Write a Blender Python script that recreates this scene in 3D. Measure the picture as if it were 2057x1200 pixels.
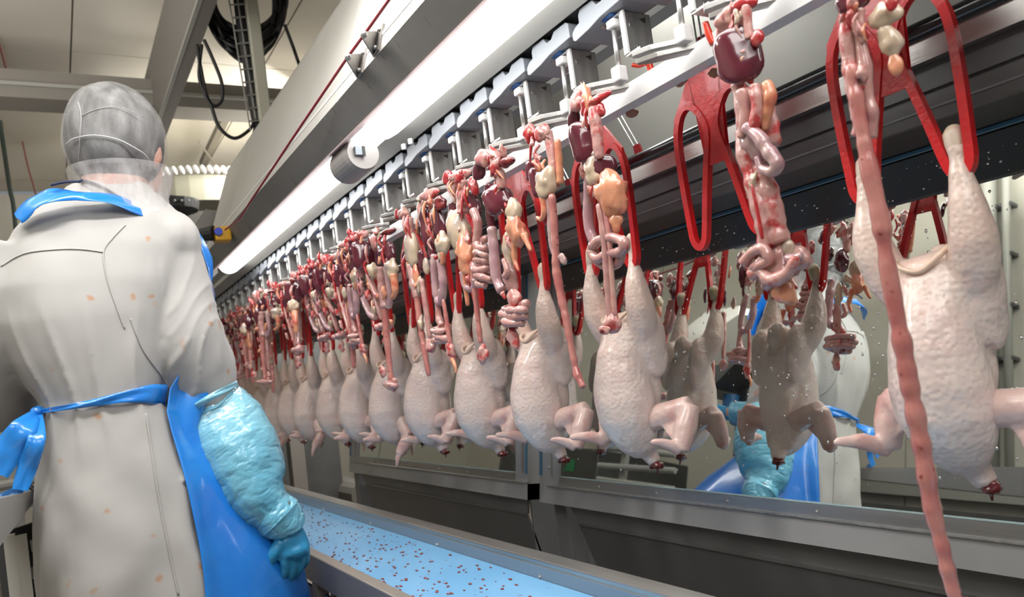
import bpy, bmesh, math, random
import numpy as np
from mathutils import Vector, Matrix, noise

for o in list(bpy.data.objects): bpy.data.objects.remove(o)
SC = bpy.context.scene
COL = SC.collection
PI = math.pi
random.seed(7)

# ------------------------------------------------------------------ camera
F = 1550.0; CX, CY = 1028.5, 600.0; HC = 1.10
def _n(v): return v / np.linalg.norm(v)
_Y = _n(np.array([114 - CX, 855 - CY, F]))
_q = _n(np.array([1114 - CX, 725 - CY, F]))
_d = _n(np.cross(_Y, _q)); _d = _d if _d[1] > 0 else -_d
_Z = -_d; _X = _n(np.cross(_Y, _Z))
RW = np.array([_X, _Y, _Z])
def at(px, py, X=None, Y=None, Z=None):
    """3-D point seen at a photo pixel, on the plane X= / Y= / Z="""
    d = RW @ np.array([px - CX, py - CY, F])
    if X is not None: t = X / d[0]
    elif Y is not None: t = Y / d[1]
    else: t = (Z - HC) / d[2]
    return Vector((t * d[0], t * d[1], HC + t * d[2]))
cam = bpy.data.cameras.new('camera'); camo = bpy.data.objects.new('camera', cam); COL.objects.link(camo)
camo.matrix_world = Matrix(((RW[0, 0], -RW[0, 1], -RW[0, 2], 0), (RW[1, 0], -RW[1, 1], -RW[1, 2], 0),
                            (RW[2, 0], -RW[2, 1], -RW[2, 2], HC), (0, 0, 0, 1)))
cam.sensor_width = 36; cam.lens = F / 2057 * 36; cam.clip_start = .02
cam.dof.use_dof = True; cam.dof.focus_distance = 1.45; cam.dof.aperture_fstop = 6.3
SC.camera = camo
# ------------------------------------------------------------------ world, lights, exposure
w = bpy.data.worlds.new('world'); SC.world = w; w.use_nodes = True
w.node_tree.nodes['Background'].inputs[0].default_value = (.55, .58, .62, 1)
w.node_tree.nodes['Background'].inputs[1].default_value = .35
SC.view_settings.view_transform = 'Standard'; SC.view_settings.look = 'None'
SC.view_settings.gamma = 1; SC.view_settings.use_curve_mapping = False
SC.view_settings.exposure = 0.05
SC.cycles.use_denoising = True
SC.cycles.max_bounces = 7; SC.cycles.transparent_max_bounces = 10
SC.cycles.caustics_reflective = True; SC.cycles.caustics_refractive = False
SC.cycles.sample_clamp_indirect = 4
def area(name, loc, to, sx, sy, power, col=(1, 1, 1)):
    l = bpy.data.lights.new(name, 'AREA'); l.shape = 'RECTANGLE'; l.size = sx; l.size_y = sy; l.energy = power; l.color = col
    o = bpy.data.objects.new(name, l); COL.objects.link(o); o.location = loc
    o.rotation_euler = (Vector(to) - Vector(loc)).to_track_quat('-Z', 'Y').to_euler(); return o
area('ceiling_light_behind', (-.6, -.9, 2.9), (.4, 1.4, 1.0), 1.6, .8, 31, (1, .98, .95))
area('left_wall_fill', (-1.0, 1.2, 3.2), (-2.0, 1.2, .9), .4, 3.0, 36, (1, .98, .95))  # added fill on the left wall, brightens the birds' backs via the mirror
area('ceiling_light_side', (-1.3, 2.6, 3.1), (-1.0, 2.8, 0), .4, 2.2, 7, (1, .97, .93))
area('ceiling_light_far', (1.9, 4.9, 2.7), (.3, 6.5, 1.0), .5, 1.2, 110, (1, .97, .92))
area('lamp_row_over_birds', (1.16, 1.3, 2.02), (1.05, 1.3, 0), .08, 3.2, 42, (1, .98, .95))
area('ceiling_fill_up', (-1.2, 2.6, 2.3), (-1.0, 3.0, 3.3), .5, 3.2, 40, (1, .96, .90))  # unseen fill pointing up, added to brighten the ceiling
area('right_wall_fill', (1.8, 6.4, 3.2), (2.1, 6.2, .5), .5, 1.6, 60, (1, .96, .91))  # fill added to lift the right wall beyond the mirrors
LAMP_STRENGTH = 9.0

# ------------------------------------------------------------------ materials
def M(name, col, rough=.5, metal=0., col2=None, ns=8., nmix=(.4, .65), bump=0., bs=60., stretch=(1, 1, 1), sss=0., coat=0.,
      trans=0., alpha=1., emit=0., kind='noise', ecol=None, spec=None, sheen=0., bdist=.002, detail=4.):
    m = bpy.data.materials.new(name); m.use_nodes = True
    nt = m.node_tree; N = nt.nodes; L = nt.links; b = N['Principled BSDF']
    I = b.inputs
    I['Base Color'].default_value = (*col, 1); I['Roughness'].default_value = rough; I['Metallic'].default_value = metal
    if spec is not None: I['Specular IOR Level'].default_value = spec
    if sss:
        I['Subsurface Weight'].default_value = sss; I['Subsurface Radius'].default_value = (.012, .006, .004); I['Subsurface Scale'].default_value = 1
    if coat: I['Coat Weight'].default_value = coat; I['Coat Roughness'].default_value = .08
    if trans: I['Transmission Weight'].default_value = trans
    if alpha < 1: I['Alpha'].default_value = alpha
    if sheen: I['Sheen Weight'].default_value = sheen
    if emit:
        I['Emission Color'].default_value = (*(ecol or col), 1); I['Emission Strength'].default_value = emit
    tc = N.new('ShaderNodeTexCoord'); mp = N.new('ShaderNodeMapping'); mp.inputs['Scale'].default_value = stretch
    L.new(tc.outputs['Object'], mp.inputs[0]); m['b'] = 0
    if col2 is not None:
        t = N.new('ShaderNodeTexNoise'); t.inputs['Scale'].default_value = ns; t.inputs['Detail'].default_value = detail
        L.new(mp.outputs[0], t.inputs['Vector'])
        r = N.new('ShaderNodeValToRGB'); r.color_ramp.elements[0].position = nmix[0]; r.color_ramp.elements[1].position = nmix[1]
        r.color_ramp.elements[0].color = (*col, 1); r.color_ramp.elements[1].color = (*col2, 1)
        L.new(t.outputs[0], r.inputs[0]); L.new(r.outputs[0], I['Base Color'])
    if bump:
        if kind == 'voronoi':
            t2 = N.new('ShaderNodeTexVoronoi'); t2.feature = 'SMOOTH_F1'; out = t2.outputs['Distance']
        elif kind == 'wave':
            t2 = N.new('ShaderNodeTexWave'); t2.inputs['Distortion'].default_value = 6; out = t2.outputs['Fac']
        else:
            t2 = N.new('ShaderNodeTexNoise'); t2.inputs['Detail'].default_value = 6; out = t2.outputs[0]
        t2.inputs['Scale'].default_value = bs; L.new(mp.outputs[0], t2.inputs['Vector'])
        bn = N.new('ShaderNodeBump'); bn.inputs['Strength'].default_value = bump; bn.inputs['Distance'].default_value = bdist
        L.new(out, bn.inputs['Height']); L.new(bn.outputs[0], I['Normal'])
    return m
def spots(m, col, scale, lo, hi, seed=(0, 0, 0), stretch=(1, 1, 1), rnd=.5):
    """adds stains with a shape of their own: random voronoi cells, only some of them filled"""
    nt = m.node_tree; N = nt.nodes; L = nt.links; I = N['Principled BSDF'].inputs['Base Color']
    tc = N.new('ShaderNodeTexCoord'); mp = N.new('ShaderNodeMapping'); mp.inputs['Location'].default_value = seed; mp.inputs['Scale'].default_value = stretch
    nz = N.new('ShaderNodeTexNoise'); nz.inputs['Scale'].default_value = scale * 1.7; L.new(tc.outputs['Object'], nz.inputs['Vector'])
    ad = N.new('ShaderNodeVectorMath'); ad.operation = 'MULTIPLY_ADD'; L.new(nz.outputs['Color'], ad.inputs[0]); ad.inputs[1].default_value = (.5 / scale,) * 3
    L.new(tc.outputs['Object'], ad.inputs[2]); L.new(ad.outputs[0], mp.inputs[0])
    v = N.new('ShaderNodeTexVoronoi'); v.inputs['Scale'].default_value = scale; L.new(mp.outputs[0], v.inputs['Vector'])
    r = N.new('ShaderNodeMapRange'); r.inputs[1].default_value = lo; r.inputs[2].default_value = hi; r.inputs[3].default_value = 1; r.inputs[4].default_value = 0
    L.new(v.outputs['Distance'], r.inputs[0])
    sp = N.new('ShaderNodeSeparateColor'); L.new(v.outputs['Color'], sp.inputs[0])
    g = N.new('ShaderNodeMath'); g.operation = 'GREATER_THAN'; g.inputs[1].default_value = 1 - rnd; L.new(sp.outputs[0], g.inputs[0])
    mu = N.new('ShaderNodeMath'); mu.operation = 'MULTIPLY'; L.new(r.outputs[0], mu.inputs[0]); L.new(g.outputs[0], mu.inputs[1])
    mx = N.new('ShaderNodeMix'); mx.data_type = 'RGBA'; L.new(mu.outputs[0], mx.inputs[0])
    if I.is_linked: L.new(I.links[0].from_socket, mx.inputs[6])
    else: mx.inputs[6].default_value = I.default_value[:]
    mx.inputs[7].default_value = (*col, 1); L.new(mx.outputs[2], I)
    return m
def zramp(m, z0, z1, col, axis=2, p=1.0):
    """blend the thing's own colour towards col between two heights of the thing"""
    nt = m.node_tree; N = nt.nodes; L = nt.links; I = N['Principled BSDF'].inputs['Base Color']
    tc = N.new('ShaderNodeTexCoord'); s = N.new('ShaderNodeSeparateXYZ'); L.new(tc.outputs['Object'], s.inputs[0])
    nz = N.new('ShaderNodeTexNoise'); nz.inputs['Scale'].default_value = 30; L.new(tc.outputs['Object'], nz.inputs['Vector'])
    am = N.new('ShaderNodeMath'); am.operation = 'MULTIPLY_ADD'; am.inputs[1].default_value = .04; L.new(nz.outputs[0], am.inputs[0]); L.new(s.outputs[axis], am.inputs[2])
    r = N.new('ShaderNodeMapRange'); r.inputs[1].default_value = z0 + .02; r.inputs[2].default_value = z1 + .02; r.inputs[4].default_value = p
    L.new(am.outputs[0], r.inputs[0])
    mx = N.new('ShaderNodeMix'); mx.data_type = 'RGBA'; L.new(r.outputs[0], mx.inputs[0])
    if I.is_linked: L.new(I.links[0].from_socket, mx.inputs[6])
    else: mx.inputs[6].default_value = I.default_value[:]
    mx.inputs[7].default_value = (*col, 1); L.new(mx.outputs[2], I)
    return m

steel = M('brushed_steel', (.50, .49, .47), .34, .85, (.40, .39, .375), 3, bump=.12, bs=40, stretch=(8, .6, 8))
steel_v = M('brushed_steel_upright', (.56, .56, .55), .36, .8, (.42, .42, .41), 5, bump=.25, bs=60, stretch=(12, 12, .8))
steel_dark = M('dark_steel', (.115, .118, .12), .42, .6, (.085, .087, .09), 4, bump=.1, bs=30)
steel_tank = M('splash_steel', (.24, .245, .25), .5, .35, (.20, .202, .205), 5, bump=.3, bs=90)
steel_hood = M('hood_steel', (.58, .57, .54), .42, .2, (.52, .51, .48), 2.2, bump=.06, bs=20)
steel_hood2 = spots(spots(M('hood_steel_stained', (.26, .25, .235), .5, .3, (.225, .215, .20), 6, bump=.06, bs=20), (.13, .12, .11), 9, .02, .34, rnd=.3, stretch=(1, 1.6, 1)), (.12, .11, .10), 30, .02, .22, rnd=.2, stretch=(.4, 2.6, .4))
steel_pale = M('pale_steel', (.40, .40, .37), .5, .25, (.36, .36, .335), 1.5, bump=.05, bs=40)
white_paint = M('white_paint', (.80, .80, .78), .35)
white_plastic = M('white_plastic', (.82, .82, .81), .3, coat=.3)
grey_plastic = M('grey_plastic', (.24, .26, .29), .4, bump=.1, bs=80)
black_rubber = M('black_rubber', (.018, .018, .022), .22, coat=.5)
black_matte = M('black_matte', (.012, .012, .012), .6)
red_plastic = M('red_plastic', (.66, .014, .018), .3, 0, (.50, .012, .016), 30, bump=.45, bs=120, coat=.3)
red_dark = M('red_dark_plastic', (.20, .01, .012), .35)
blue_clip = M('blue_clip', (.02, .10, .32), .35)
blue_gasket = M('blue_gasket', (.10, .24, .36), .4)
wallmat = M('wall_panel_cream', (.52, .50, .44), .5, 0, (.49, .47, .41), 2)
ceilmat = M('ceiling_panel_cream', (.66, .62, .55), .55, 0, (.62, .58, .51), 1.2)
floormat = M('floor_resin', (.22, .19, .16), .35, 0, (.18, .155, .13), 4, bump=.1, bs=200)
mirror_mat = M('mirror_glass', (.78, .82, .79), .015, 1.0)
skin = M('poultry_skin', (.80, .66, .60), .33, 0, (.76, .54, .50), 14, (.45, .75), bump=.75, bs=140, kind='voronoi', sss=.25, coat=.35, bdist=.0022)
zramp(skin, -.20, -.11, (.76, .54, .38), p=.28)
wing_skin = M('wing_skin', (.72, .52, .47), .32, 0, (.62, .32, .29), 22, (.45, .7), bump=.4, bs=150, kind='voronoi', sss=.2, coat=.4)
hockmat = M('hock_cartilage', (.74, .62, .50), .4, 0, (.70, .58, .34), 40, (.5, .7), sss=.2)
bloodmat = M('blood_red', (.11, .008, .010), .25, 0, (.26, .03, .03), 70, coat=.8, bump=.5, bs=90)
redmeat = M('red_meat', (.42, .022, .028), .2, 0, (.60, .20, .18), 45, (.5, .7), coat=.8, bump=.6, bs=110, sss=.1)
livermat = M('liver', (.075, .010, .022), .14, 0, (.125, .018, .032), 18, coat=1., bump=.1, bs=30, sss=.05)
heartmat = M('heart', (.50, .20, .20), .2, 0, (.62, .36, .30), 35, coat=.7, sss=.2, bump=.2, bs=60)
gizmat = M('gizzard', (.60, .47, .34), .25, 0, (.38, .31, .29), 22, (.5, .72), coat=.7, sss=.25, bump=.35, bs=60)
fatmat = M('fat', (.70, .31, .18), .28, 0, (.60, .10, .07), 30, (.5, .7), coat=.6, sss=.3, bump=.5, bs=100)
gutmat = M('intestine', (.52, .29, .26), .22, 0, (.40, .18, .18), 40, (.45, .7), coat=.8, sss=.25, bump=.3, bs=90)
purplemat = M('lilac_intestine', (.42, .24, .27), .22, 0, (.52, .36, .33), 30, coat=.8, sss=.2, bump=.25, bs=80)
lungmat = M('lung', (.58, .32, .29), .3, 0, (.48, .05, .05), 50, (.5, .62), coat=.6, sss=.2, bump=.7, bs=120)
for _m, _c in ((gizmat, (.50, .10, .07)), (fatmat, (.55, .05, .03)), (gutmat, (.42, .05, .05)), (lungmat, (.40, .02, .03)), (heartmat, (.22, .02, .05))): spots(_m, _c, 55, .03, .22, (1, 2, 3), (1, 1, .5), rnd=.35)
wormmat = spots(M('gullet', (.52, .22, .19), .25, 0, (.44, .14, .13), 30, coat=.7, sss=.25, bump=.4, bs=70), (.20, .03, .02), 90, .05, .25, rnd=.3)
coatmat = M('coat_cotton', (.42, .41, .395), .85, 0, (.38, .37, .355), 3, bump=.25, bs=9, detail=3, sheen=.15, bdist=.006)
spots(coatmat, (.40, .29, .19), 11, .10, .2, (3.1, .4, 1.7), (1, 1, .7), rnd=.20)
spots(coatmat, (.42, .27, .18), 26, .10, .24, (1.1, 2.4, .7), rnd=.22)
spots(coatmat, (.44, .24, .18), 16, .06, .2, (5.1, 7.4, 2.7), (1, 1, .6), rnd=.12)
apronmat = M('blue_apron_film', (.012, .17, .62), .22, 0, (.02, .24, .72), 5, bump=.5, bs=7, coat=.5, bdist=.01)
apron_thin = M('blue_film_thin', (.02, .25, .75), .25, bump=.5, bs=20, coat=.4, alpha=.85, bdist=.006)
sleevemat = M('light_blue_sleeve_film', (.12, .40, .56), .24, 0, (.22, .50, .62), 5, (.35, .65), bump=1., bs=26, coat=.5, bdist=.005)
spots(sleevemat, (.10, .12, .10), 18, .02, .10, rnd=.15)
glovemat = spots(M('blue_nitrile', (.025, .24, .46), .35, 0, (.03, .28, .5), 8, bump=.5, bs=60), (.15, .04, .02), 60, .02, .13, rnd=.12)
faceskin = M('face_skin', (.60, .33, .25), .5, sss=.15)
hairmat = M('hair', (.03, .026, .025), .7, bump=.8, bs=200)
eyewhite = M('eye_white', (.75, .73, .7), .2); irismat = M('iris', (.05, .04, .03), .2)
navy = M('navy_trim', (.01, .015, .05), .7)
bootmat = M('white_boot', (.7, .7, .68), .4)
beltmat = spots(M('blue_belt', (.16, .43, .74), .28, 0, (.20, .48, .78), 5, coat=.3), (.16, .04, .03), 55, .08, .2, rnd=.30, stretch=(1, .6, 1))
cable_black = M('cable_black', (.012, .012, .014), .45)
cable_red = M('cable_red', (.26, .008, .02), .4)
yellow = M('yellow_switch', (.62, .32, .01), .35); bluebtn = M('blue_button', (.01, .05, .45), .3)
lampmat = M('lamp_diffuser', (1, 1, 1), .3, emit=LAMP_STRENGTH, ecol=(1, .985, .96))
lamp_end = M('lamp_end_translucent', (.34, .32, .31), .5)
pinkedge = M('hood_edge_coating', (.55, .42, .42), .5)
green = M('green_plastic', (.02, .22, .08), .4)
netm = bpy.data.materials.new('hair_net_mesh'); netm.use_nodes = True
def netting(m, alpha, col):
    nt = m.node_tree; N = nt.nodes; L = nt.links; b = N['Principled BSDF']; b.inputs['Base Color'].default_value = (*col, 1); b.inputs['Roughness'].default_value = .8
    tc = N.new('ShaderNodeTexCoord'); t = N.new('ShaderNodeTexNoise'); t.inputs['Scale'].default_value = 40; t.inputs['Detail'].default_value = 8
    mp = N.new('ShaderNodeMapping'); mp.inputs['Scale'].default_value = (1, 1, .35); L.new(tc.outputs['Object'], mp.inputs[0]); L.new(mp.outputs[0], t.inputs['Vector'])
    r = N.new('ShaderNodeMapRange'); r.inputs[1].default_value = .35; r.inputs[2].default_value = .7; r.inputs[3].default_value = alpha * .6; r.inputs[4].default_value = min(1, alpha * 1.5)
    L.new(t.outputs[0], r.inputs[0]); L.new(r.outputs[0], b.inputs['Alpha'])
netting(netm, .26, (.62, .62, .62))
snoodm = bpy.data.materials.new('beard_net_mesh'); snoodm.use_nodes = True; netting(snoodm, .42, (.62, .60, .60))
dropm = M('water', (.93, .95, .95), .04, 1.0)

# ------------------------------------------------------------------ mesh helpers
def crom(pts, n=6, closed=False):
    P = [Vector(p) for p in pts]; out = []; m = len(P)
    if m < 3 and not closed: return P
    rng = range(m) if closed else range(m - 1)
    for i in rng:
        p0 = P[(i - 1) % m] if closed or i > 0 else P[0]; p1 = P[i]; p2 = P[(i + 1) % m]; p3 = P[(i + 2) % m] if closed or i + 2 < m else P[-1]
        for k in range(n):
            t = k / n
            out.append(.5 * ((2 * p1) + (p2 - p0) * t + (2 * p0 - 5 * p1 + 4 * p2 - p3) * t * t + (3 * p1 - p0 - 3 * p2 + p3) * t ** 3))
    if not closed: out.append(P[-1])
    return out
class MB:
    def __init__(s): s.v = []; s.f = []
    def add(s, v, f):
        b = len(s.v); s.v += [tuple(x) for x in v]; s.f += [[i + b for i in q] for q in f]; return s
    def box(s, x0, x1, y0, y1, z0, z1):
        return s.add([(x, y, z) for x in (x0, x1) for y in (y0, y1) for z in (z0, z1)],
                     [(0, 1, 3, 2), (4, 6, 7, 5), (0, 4, 5, 1), (2, 3, 7, 6), (0, 2, 6, 4), (1, 5, 7, 3)])
    def bar(s, a, b, w, h, up=(0, 0, 1)):
        a, b = Vector(a), Vector(b); d = (b - a).normalized(); u = Vector(up); sd = d.cross(u)
        if sd.length < 1e-4: sd = d.cross(Vector((1, 0, 0)))
        sd.normalize(); u = sd.cross(d); sd *= w / 2; u *= h / 2
        return s.add([a - sd - u, a + sd - u, a + sd + u, a - sd + u, b - sd - u, b + sd - u, b + sd + u, b - sd + u],
                     [(0, 3, 2, 1), (4, 5, 6, 7), (0, 1, 5, 4), (1, 2, 6, 5), (2, 3, 7, 6), (3, 0, 4, 7)])
    def prism(s, poly, axis, t0, t1):
        """poly: 2-D points in the plane of the two other axes (order x,y,z), extruded along axis"""
        n = len(poly)
        def mk(p, t):
            q = list(p); q.insert(axis, t); return q
        # fix orientation
        v = [mk(p, t0) for p in poly] + [mk(p, t1) for p in poly]
        return s.add(v, [tuple(range(n))[::-1], tuple(range(n, 2 * n))] + [(i, (i + 1) % n, (i + 1) % n + n, i + n) for i in range(n)])
    def tube(s, pts, r, n=8, closed=False, flat=None, upv=None):
        P = [Vector(p) for p in pts]; m = len(P)
        R = r if hasattr(r, '__len__') else [r] * m
        if len(R) != m: R = [float(np.interp(i / (m - 1), np.linspace(0, 1, len(R)), R)) for i in range(m)]
        T = []
        for i in range(m):
            a = P[i - 1] if (i > 0 or closed) else P[i]; b = P[(i + 1) % m] if (i < m - 1 or closed) else P[i]
            t = (b - a); T.append(t.normalized() if t.length > 1e-9 else Vector((0, 0, 1)))
        u = Vector(upv) if upv else (Vector((1, 0, 0)) if abs(T[0].x) < .8 else Vector((0, 1, 0)))
        V = []
        for i in range(m):
            if upv: u = Vector(upv)
            u = (u - T[i] * u.dot(T[i])); u.normalize(); w_ = T[i].cross(u)
            for k in range(n):
                a = 2 * PI * (k + .5) / n
                V.append(P[i] + (u * math.cos(a) * (flat or 1) + w_ * math.sin(a)) * R[i])
        Fs = []
        for i in range(m if closed else m - 1):
            j = (i + 1) % m
            for k in range(n):
                l = (k + 1) % n; Fs.append((i * n + k, i * n + l, j * n + l, j * n + k))
        if not closed:
            Fs.append(tuple(range(n))[::-1]); Fs.append(tuple(range((m - 1) * n, m * n)))
        return s.add(V, Fs)
    def loft(s, rings):
        n = len(rings[0]); V = [p for r in rings for p in r]; Fs = []
        for i in range(len(rings) - 1):
            for k in range(n):
                l = (k + 1) % n; Fs.append((i * n + k, i * n + l, (i + 1) * n + l, (i + 1) * n + k))
        Fs.append(tuple(range(n))[::-1]); Fs.append(tuple(range((len(rings) - 1) * n, len(rings) * n)))
        return s.add(V, Fs)
    def ell(s, c, r, rot=None, nu=14, nv=9):
        V = []; Fs = []; c = Vector(c)
        for j in range(nv + 1):
            th = PI * j / nv
            for i in range(nu):
                ph = 2 * PI * i / nu
                p = Vector((r[0] * math.sin(th) * math.cos(ph), r[1] * math.sin(th) * math.sin(ph), r[2] * math.cos(th)))
                if rot: p = rot @ p
                V.append(c + p)
        for j in range(nv):
            for i in range(nu):
                k = (i + 1) % nu; Fs.append((j * nu + i, (j + 1) * nu + i, (j + 1) * nu + k, j * nu + k))
        return s.add(V, Fs)
    def mesh(s, name, remesh=None, smooth=0, subsurf=0, bevel=0, disp=None):
        me = bpy.data.meshes.new(name); me.from_pydata(s.v, [], s.f)
        bm = bmesh.new(); bm.from_mesh(me)
        bmesh.ops.remove_doubles(bm, verts=bm.verts, dist=1e-6)
        if not getattr(s, 'open', False): bmesh.ops.recalc_face_normals(bm, faces=bm.faces)
        bm.to_mesh(me); bm.free()
        if remesh or smooth or subsurf or bevel:
            o = bpy.data.objects.new('tmp', me); COL.objects.link(o)
            if bevel:
                b = o.modifiers.new('b', 'BEVEL'); b.width = bevel; b.segments = 2; b.limit_method = 'ANGLE'
            if remesh: r = o.modifiers.new('r', 'REMESH'); r.mode = 'VOXEL'; r.voxel_size = remesh
            if smooth: q = o.modifiers.new('s', 'SMOOTH'); q.factor = .6; q.iterations = smooth
            if subsurf: q = o.modifiers.new('u', 'SUBSURF'); q.levels = subsurf; q.render_levels = subsurf
            dg = bpy.context.evaluated_depsgraph_get()
            me2 = bpy.data.meshes.new_from_object(o.evaluated_get(dg)); bpy.data.objects.remove(o); bpy.data.meshes.remove(me); me = me2; me.name = name
        if disp:
            me.update(); nrm = [v.normal.copy() for v in me.vertices]
            for v, q in zip(me.vertices, nrm): v.co = v.co + q * disp(v.co, q)
        return me
    def build(s, name, mat, parent=None, smooth_shade=False, loc=None, **k):
        me = s.mesh(name, **k); me.materials.clear(); me.materials.append(mat)
        if smooth_shade:
            me.polygons.foreach_set('use_smooth', [True] * len(me.polygons))
        o = bpy.data.objects.new(name, me); COL.objects.link(o); o.parent = parent
        if loc is not None: o.location = loc
        me.update(); return o
def tag(o, label=None, cat=None, group=None, kind=None):
    if label: o['label'] = label
    if cat: o['category'] = cat
    if group: o['group'] = group
    if kind: o['kind'] = kind
    return o
def thing(name, label, cat, loc=(0, 0, 0), group=None):
    o = bpy.data.objects.new(name, None); COL.objects.link(o); o.location = loc; o.empty_display_size = .05
    return tag(o, label, cat, group)
def struct(name, mb, mat, parent=None, **k):
    o = mb.build(name, mat, parent, **k)
    if parent is None: o['kind'] = 'structure'
    return o
def copy_tree(o, parent=None):
    c = o.copy(); COL.objects.link(c); c.parent = parent
    for ch in list(o.children): copy_tree(ch, c)
    return c
def box(x0, x1, y0, y1, z0, z1): return MB().box(x0, x1, y0, y1, z0, z1)
def strip_y(poly, y0, y1):
    """profile of (x, z) points run along the line direction Y"""
    return MB().prism(poly, 1, y0, y1)

# ------------------------------------------------------------------ the room
XL, XR, YN, YF, ZC = -2.0, 2.3, -1.9, 8.6, 3.35
struct('floor', box(XL, XR, YN, YF, -.1, 0), floormat)
cl = struct('ceiling', box(XL, XR, YN, YF, ZC + .03, ZC + .12), ceilmat)
seam_x = at(146, 60, Z=ZC).x
for i in range(-2, 3):
    for j in range(4):
        x0 = seam_x + i * 1.15; y0 = at(60, 97, Z=ZC).y + (j - 3) * 2.9
        x1, y1 = min(x0 + 1.14, XR), min(y0 + 2.89, YF); x0, y0 = max(x0, XL), max(y0, YN)
        if x1 - x0 > .05 and y1 - y0 > .05: box(x0, x1, y0, y1, ZC, ZC + .03).build('ceiling_panel', ceilmat, cl)
wf = struct('wall_far', box(XL, XR, YF + .03, YF + .15, 0, ZC), wallmat)
for i in range(4): box(XL + i * 1.15, min(XR, XL + i * 1.15 + 1.142), YF, YF + .03, 0, ZC).build('wall_panel', wallmat, wf)
struct('wall_near', box(XL, XR, YN - .1, YN, 0, ZC), wallmat)
wl = struct('wall_left', box(XL - .15, XL - .03, YN, YF, 0, ZC), wallmat)
for i in range(9): box(XL - .03, XL, YN + i * 1.2, min(YF, YN + i * 1.2 + 1.192), 0, ZC).build('wall_panel', wallmat, wl)
wr = struct('wall_right', box(XR + .03, XR + .15, YN, YF, 0, ZC), wallmat)
for i in range(9): box(XR, XR + .03, YN + i * 1.2, min(YF, YN + i * 1.2 + 1.192), 0, ZC).build('wall_panel', wallmat, wr)
for x in (XL + .02,): struct('trim_1', box(XL, XL + .04, YN, YF, .0, .12), steel_pale)

# beams under the ceiling
za = 2.75
xa0, xa1 = at(400, 0, Z=za).x, at(432, 0, Z=za).x
zt = at(330, 0, X=xa0).z
t = thing('box_beam', 'long grey steel box beam running overhead away behind the worker', 'beam', (0, 0, 0))
strip_y([(xa0, za), (xa1 + .01, za), (xa1 + .01, zt), (xa0, zt)], .8, 6.3).build('beam_body', M('beam_steel', (.25, .235, .22), .5, .3), t)
strip_y([(xa0 - .006, za - .004), (xa0 + .012, za - .004), (xa0 + .012, za + .012), (xa0 - .006, za + .012)], .8, 6.3).build('edge_lip', steel_pale, t)
t = thing('cross_beam', 'grey steel beam crossing under the ceiling above the worker\'s head', 'beam')
MB().prism([(4.80, 2.90), (5.02, 2.90), (5.02, 3.06), (4.80, 3.06)], 0, XL, XR).build('beam_body', M('cross_beam_grey', (.27, .25, .225), .55, .2), t)
box(XL, XR, 4.785, 4.80, 2.965, 2.985).build('edge_lip', steel_pale, t)
# small fixings on the ceiling
p = at(225, 182, Z=ZC)
t = thing('ceiling_bracket', 'small dark bracket with hanging rod fixed to the ceiling above the worker', 'bracket', p)
MB().box(-.13, .16, -.06, .06, -.05, 0).build('bracket_plate', steel_dark, t)
MB().bar((-.03, 0, -.05), (-.02, 0, -.62), .05, .05).build('rod', steel_dark, t)
p = at(115, 327, Y=YF)
t = thing('wall_grille', 'dark square ventilation grille on the far wall beside the hair net', 'grille', p)
MB().box(-.16, .16, -.03, 0, -.17, .17).build('frame', M('grille_grey', (.16, .15, .14), .6), t)
for k in range(7): MB().box(-.13, .13, -.05, -.03, -.14 + k * .043, -.12 + k * .043).build('slat', steel_dark, t)
def cord(name, label, pts, r, mat, cat='cable', n=8, group=None):
    return tag(MB().tube(crom(pts, 7), r, n).build(name, mat, smooth_shade=True), label, cat, group)
cord('hanging_hose', 'dark green hose hanging down the far wall at the edge left of the worker', [at(-3, 225, Y=6.5), at(8, 300, Y=6.5), at(20, 380, Y=6.5), at(30, 440, Y=6.5), at(50, 700, Y=6.5)], .016, M('hose_green', (.05, .075, .06), .5))
cord('knotted_cord', 'thin dull red cord running over the ceiling panel left of the worker', [at(-4, 80, Z=3.33), at(10, 130, Z=3.33), at(24, 190, Z=3.33), at(38, 250, Y=6.9), at(55, 330, Y=6.9), at(74, 400, Y=6.9), at(84, 470, Y=6.9)], .006, M('cord_red', (.32, .10, .09), .7), 'cord')

# diagonal far braces
for i, (a, b, lab) in enumerate([((470, 200), (407, 330), 'thin dark steel strut under the ceiling below the cable ladder'), ((400, 285), (452, 360), 'very thin rod crossing below the cross beam')]):
    w_ = .055 if i == 0 else .012
    tag(MB().bar(at(*a, Z=3.2), at(*b, Y=7.2), w_, w_).build('strut', M('strut_brown', (.19, .17, .145), .6)), lab, 'strut')
# ------------------------------------------------------------------ cable ladder, pole and coil
Yc = 3.3
V3 = lambda px, py, Y=Yc: at(px, py, Y=Y)
tag(MB().bar(V3(500, -30), V3(538, 290), .052, .045, up=(0, 1, 0)).build('pole', M('pole_cream', (.55, .54, .45), .5), bevel=.006), 'cream square steel pole standing beside the cable ladder', 'pole')
t = thing('cable_ladder', 'narrow wire cable ladder hanging beside the cream pole', 'ladder')
rails = [((457, -20), (503, 262)), ((474, -20), (515, 250)), ((488, -20), (523, 250))]
for k, (a, b) in enumerate(rails): MB().bar(V3(*a, Y=Yc - (.03 if k == 0 else .0)), V3(*b, Y=Yc - (.03 if k == 0 else 0)), .005, .005).build('rail', steel_pale, t)
for k in range(10):
    y = 8 + k * 26; f = (y + 20) / 275
    a = (457 + 46 * f, y + 2); b = (488 + 35 * f, y)
    MB().bar(V3(*a, Y=Yc - .03), V3(*b), .006, .006).build('rung', steel_pale, t)
cord('cable_bundle', 'thick bundle of black cables strapped up the cable ladder', [V3(478, -30, 3.33), V3(488, 60, 3.33), V3(500, 130, 3.33), V3(510, 200, 3.33), V3(520, 255, 3.33)], .026, cable_black, 'cable bundle')
rnd = random.Random(3)
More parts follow.
